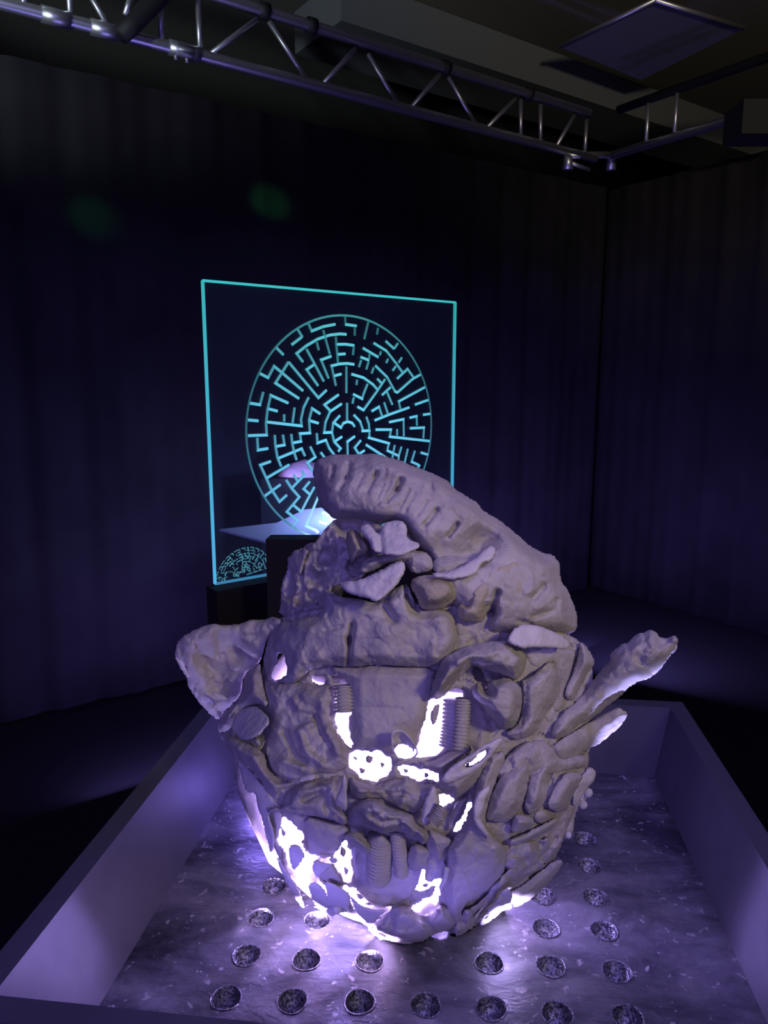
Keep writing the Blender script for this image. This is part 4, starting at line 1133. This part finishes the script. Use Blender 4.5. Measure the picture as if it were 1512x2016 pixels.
def blob(name, x, y, off, r, mat=CLAY, sq=(1, 1, 1), amp=0.12):
    c = CAM + px_ray(x, y) * (depth(x, y) - off)
    V, F = [], []
    n, m = 18, 12
    for i in range(m + 1):
        a = math.pi * i / m
        for j in range(n):
            b = 2 * math.pi * j / n
            V.append((math.sin(a) * math.cos(b), math.sin(a) * math.sin(b), math.cos(a)))
    V = np.array(V)
    V = c + V * np.array(sq) * r * (1 + amp * fbm(V * 1.7 + x, 3))[:, None]
    for i in range(m):
        for j in range(n):
            F.append((i * n + j, (i + 1) * n + j, (i + 1) * n + (j + 1) % n, i * n + (j + 1) % n))
    return mesh_np(name, V, F, mat, sculpt, True, SB)
blob('clay_pellet', 654, 1792, 0.020, 0.0045, CLAY_LIT)
blob('clay_pellet', 664, 1790, 0.022, 0.0040, CLAY_LIT)
blob('clay_pellet', 752, 1840, 0.020, 0.0038, CLAY_LIT)
blob('clay_pellet', 1157, 1560, 0.0, 0.0045, CLAY_LIT)
blob('clay_pellet', 1148, 1584, 0.0, 0.0040, CLAY_LIT)
blob('clay_pellet', 1119, 1644, 0.004, 0.0030, CLAY_LIT)

def ribbed(name, pts, r, turns, off, mat=CLAY, depth_amp=0.22):
    q = np.array(pts, float)
    s = np.linspace(0, 1, turns * 6)
    x = np.interp(s, np.linspace(0, 1, len(q)), q[:, 0]); y = np.interp(s, np.linspace(0, 1, len(q)), q[:, 1])
    P = CAM + px_ray(x, y) * (depth(x, y) - off)[:, None]
    v, f = tube_vf(P, r, 14, lambda t: 1 + depth_amp * math.cos(2 * math.pi * turns * t))
    return mesh_np(name, v, f, mat, sculpt, True, SB)
ribbed('clay_screw', [(750,1648),(747,1680),(745,1724)], 0.0088, 12, 0.002)
ribbed('clay_screw', [(782,1640),(787,1680),(790,1718)], 0.0050, 13, 0.006)
ribbed('clay_screw', [(912,1376),(910,1420),(905,1474)], 0.0052, 14, 0.016)
ribbed('clay_screw', [(893,1380),(890,1430),(884,1470)], 0.0070, 12, 0.000, CLAY_LIT)
ribbed('clay_screw', [(678,1350),(679,1400)], 0.0075, 7, 0.006)
ribbed('clay_screw', [(870,1590),(862,1606),(852,1618)], 0.0050, 8, 0.034)

# hollow back of the vessel, closed over the top
def back_shell():
    V, F = [], []
    zs = np.array([0.001, 0.02, 0.05, 0.09, 0.13, 0.17, 0.21, 0.25, 0.28, 0.30, 0.32, 0.335, 0.345])
    n = 72
    for layer, inset in ((0, 0.0), (1, 0.012)):
        for i, z in enumerate(zs):
            for j in range(n + 1):
                lw = 1 - min(1, max(0, (z - 0.13) / 0.05))
                a = math.radians(-1 - 12 * lw + (182 + 36 * lw) * j / n)
                k = 0.95 if z < 0.2 else 0.95 - 0.30 * min(1, (z - 0.2) / 0.13)
                r = float(rad(z)) * k - inset
                p = np.array([ccx(z) + r * math.cos(a), CY + r * 0.95 * math.sin(a), ZT + z])
                w = float(fbm(np.array([p * 22.0]), 4)[0])
                p = p + np.array([math.cos(a), math.sin(a), 0]) * w * 0.012
                V.append(p)
    m = n + 1; L = m * len(zs)
    for i in range(len(zs) - 1):
        for j in range(n):
            a = i * m + j
            F.append((a, a + 1, a + m + 1, a + m))
            F.append((L + a, L + a + m, L + a + m + 1, L + a + 1))
    for j in range(n):
        F.append((j, L + j, L + j + 1, j + 1))
        t = (len(zs) - 1) * m + j
        F.append((t, t + 1, L + t + 1, L + t))
    for i in range(len(zs) - 1):
        a = i * m; F.append((a, a + m, L + a + m, L + a))
        a = i * m + n; F.append((a, L + a, L + a + m, a + m))
    # cap
    top = [(len(zs) - 1) * m + j for j in range(m)]
    F.append(tuple(top))
    return mesh_np('back_wall', V, F, CLAY, sculpt, True, SB)
back_shell()
# unseen partition added under the crest to stop lamp light leaking upward
V, F = [], []
n = 40
for k, (rr, z) in enumerate([(0.001, 0.262), (0.04, 0.262), (0.08, 0.260), (0.110, 0.256), (0.132, 0.252)]):
    for j in range(n):
        a = 2 * math.pi * j / n
        V.append(np.array([0.035 + rr * math.cos(a), CY + 0.95 * rr * math.sin(a), ZT + z + 0.006 * math.sin(5 * a + k)]))
for k in range(4):
    for j in range(n):
        F.append((k * n + j, k * n + (j + 1) % n, (k + 1) * n + (j + 1) % n, (k + 1) * n + j))
o = mesh_np('light_stop_roof', V, F, CLAY, sculpt, True, SB)
sd = o.modifiers.new('thick', 'SOLIDIFY'); sd.thickness = 0.008

# unseen curb added inside the foot as a light stop, gap at the left
V, F = [], []
an = np.linspace(-118, 20, 50).tolist()
def curb(a0, a1):
    n = 40
    V, F = [], []
    for k in range(n + 1):
        a = math.radians(a0 + (a1 - a0) * k / n)
        h = 0.012 + 0.003 * math.sin(9 * a) + 0.003 * math.sin(23 * a)
        for rr, z in ((0.086, 0.0), (0.085, h), (0.077, h), (0.076, 0.0)):
            V.append((CX + rr * math.cos(a), CY + rr * 0.9 * math.sin(a), ZT + 0.0008 + z))
    for k in range(n):
        for j in range(4):
            F.append((k * 4 + j, (k + 1) * 4 + j, (k + 1) * 4 + (j + 1) % 4, k * 4 + (j + 1) % 4))
    F += [(0, 1, 2, 3), (n * 4 + 3, n * 4 + 2, n * 4 + 1, n * 4)]
    mesh_np('light_stop_curb', V, F, CLAY, sculpt, True, SB)
curb(-120, 25)
curb(-205, -141)

# pale base added inside the foot to brighten the lower openings
V, F = [(CX, CY, ZT + 0.006)], []
n = 48
for k, rr in enumerate((0.03, 0.06, 0.080, 0.092, 0.096)):
    for j in range(n):
        a = 2 * math.pi * j / n
        p = np.array([CX + rr * math.cos(a), CY + rr * 0.86 * math.sin(a), 0])
        V.append((p[0], p[1], ZT + 0.0007 + (0.0055 + 0.004 * float(fbm(np.array([p * 60]), 3)[0]) if k < 4 else 0)))
for j in range(n):
    F.append((0, 1 + j, 1 + (j + 1) % n))
    for k in range(4):
        F.append((1 + k * n + j, 1 + (k + 1) * n + j, 1 + (k + 1) * n + (j + 1) % n, 1 + k * n + (j + 1) % n))
mesh_np('bright_base', V, F, CLAY_LIT, sculpt, True, SB)

# pale shard added for the bright jaw opening, turned to an added spot
slab('lit_shard', H['jaw_far'], 0.036, 0.010, rough=0.004, lump=0.005, mat=CLAY_LIT, jag=2.0, tilt=(0, 0.5))
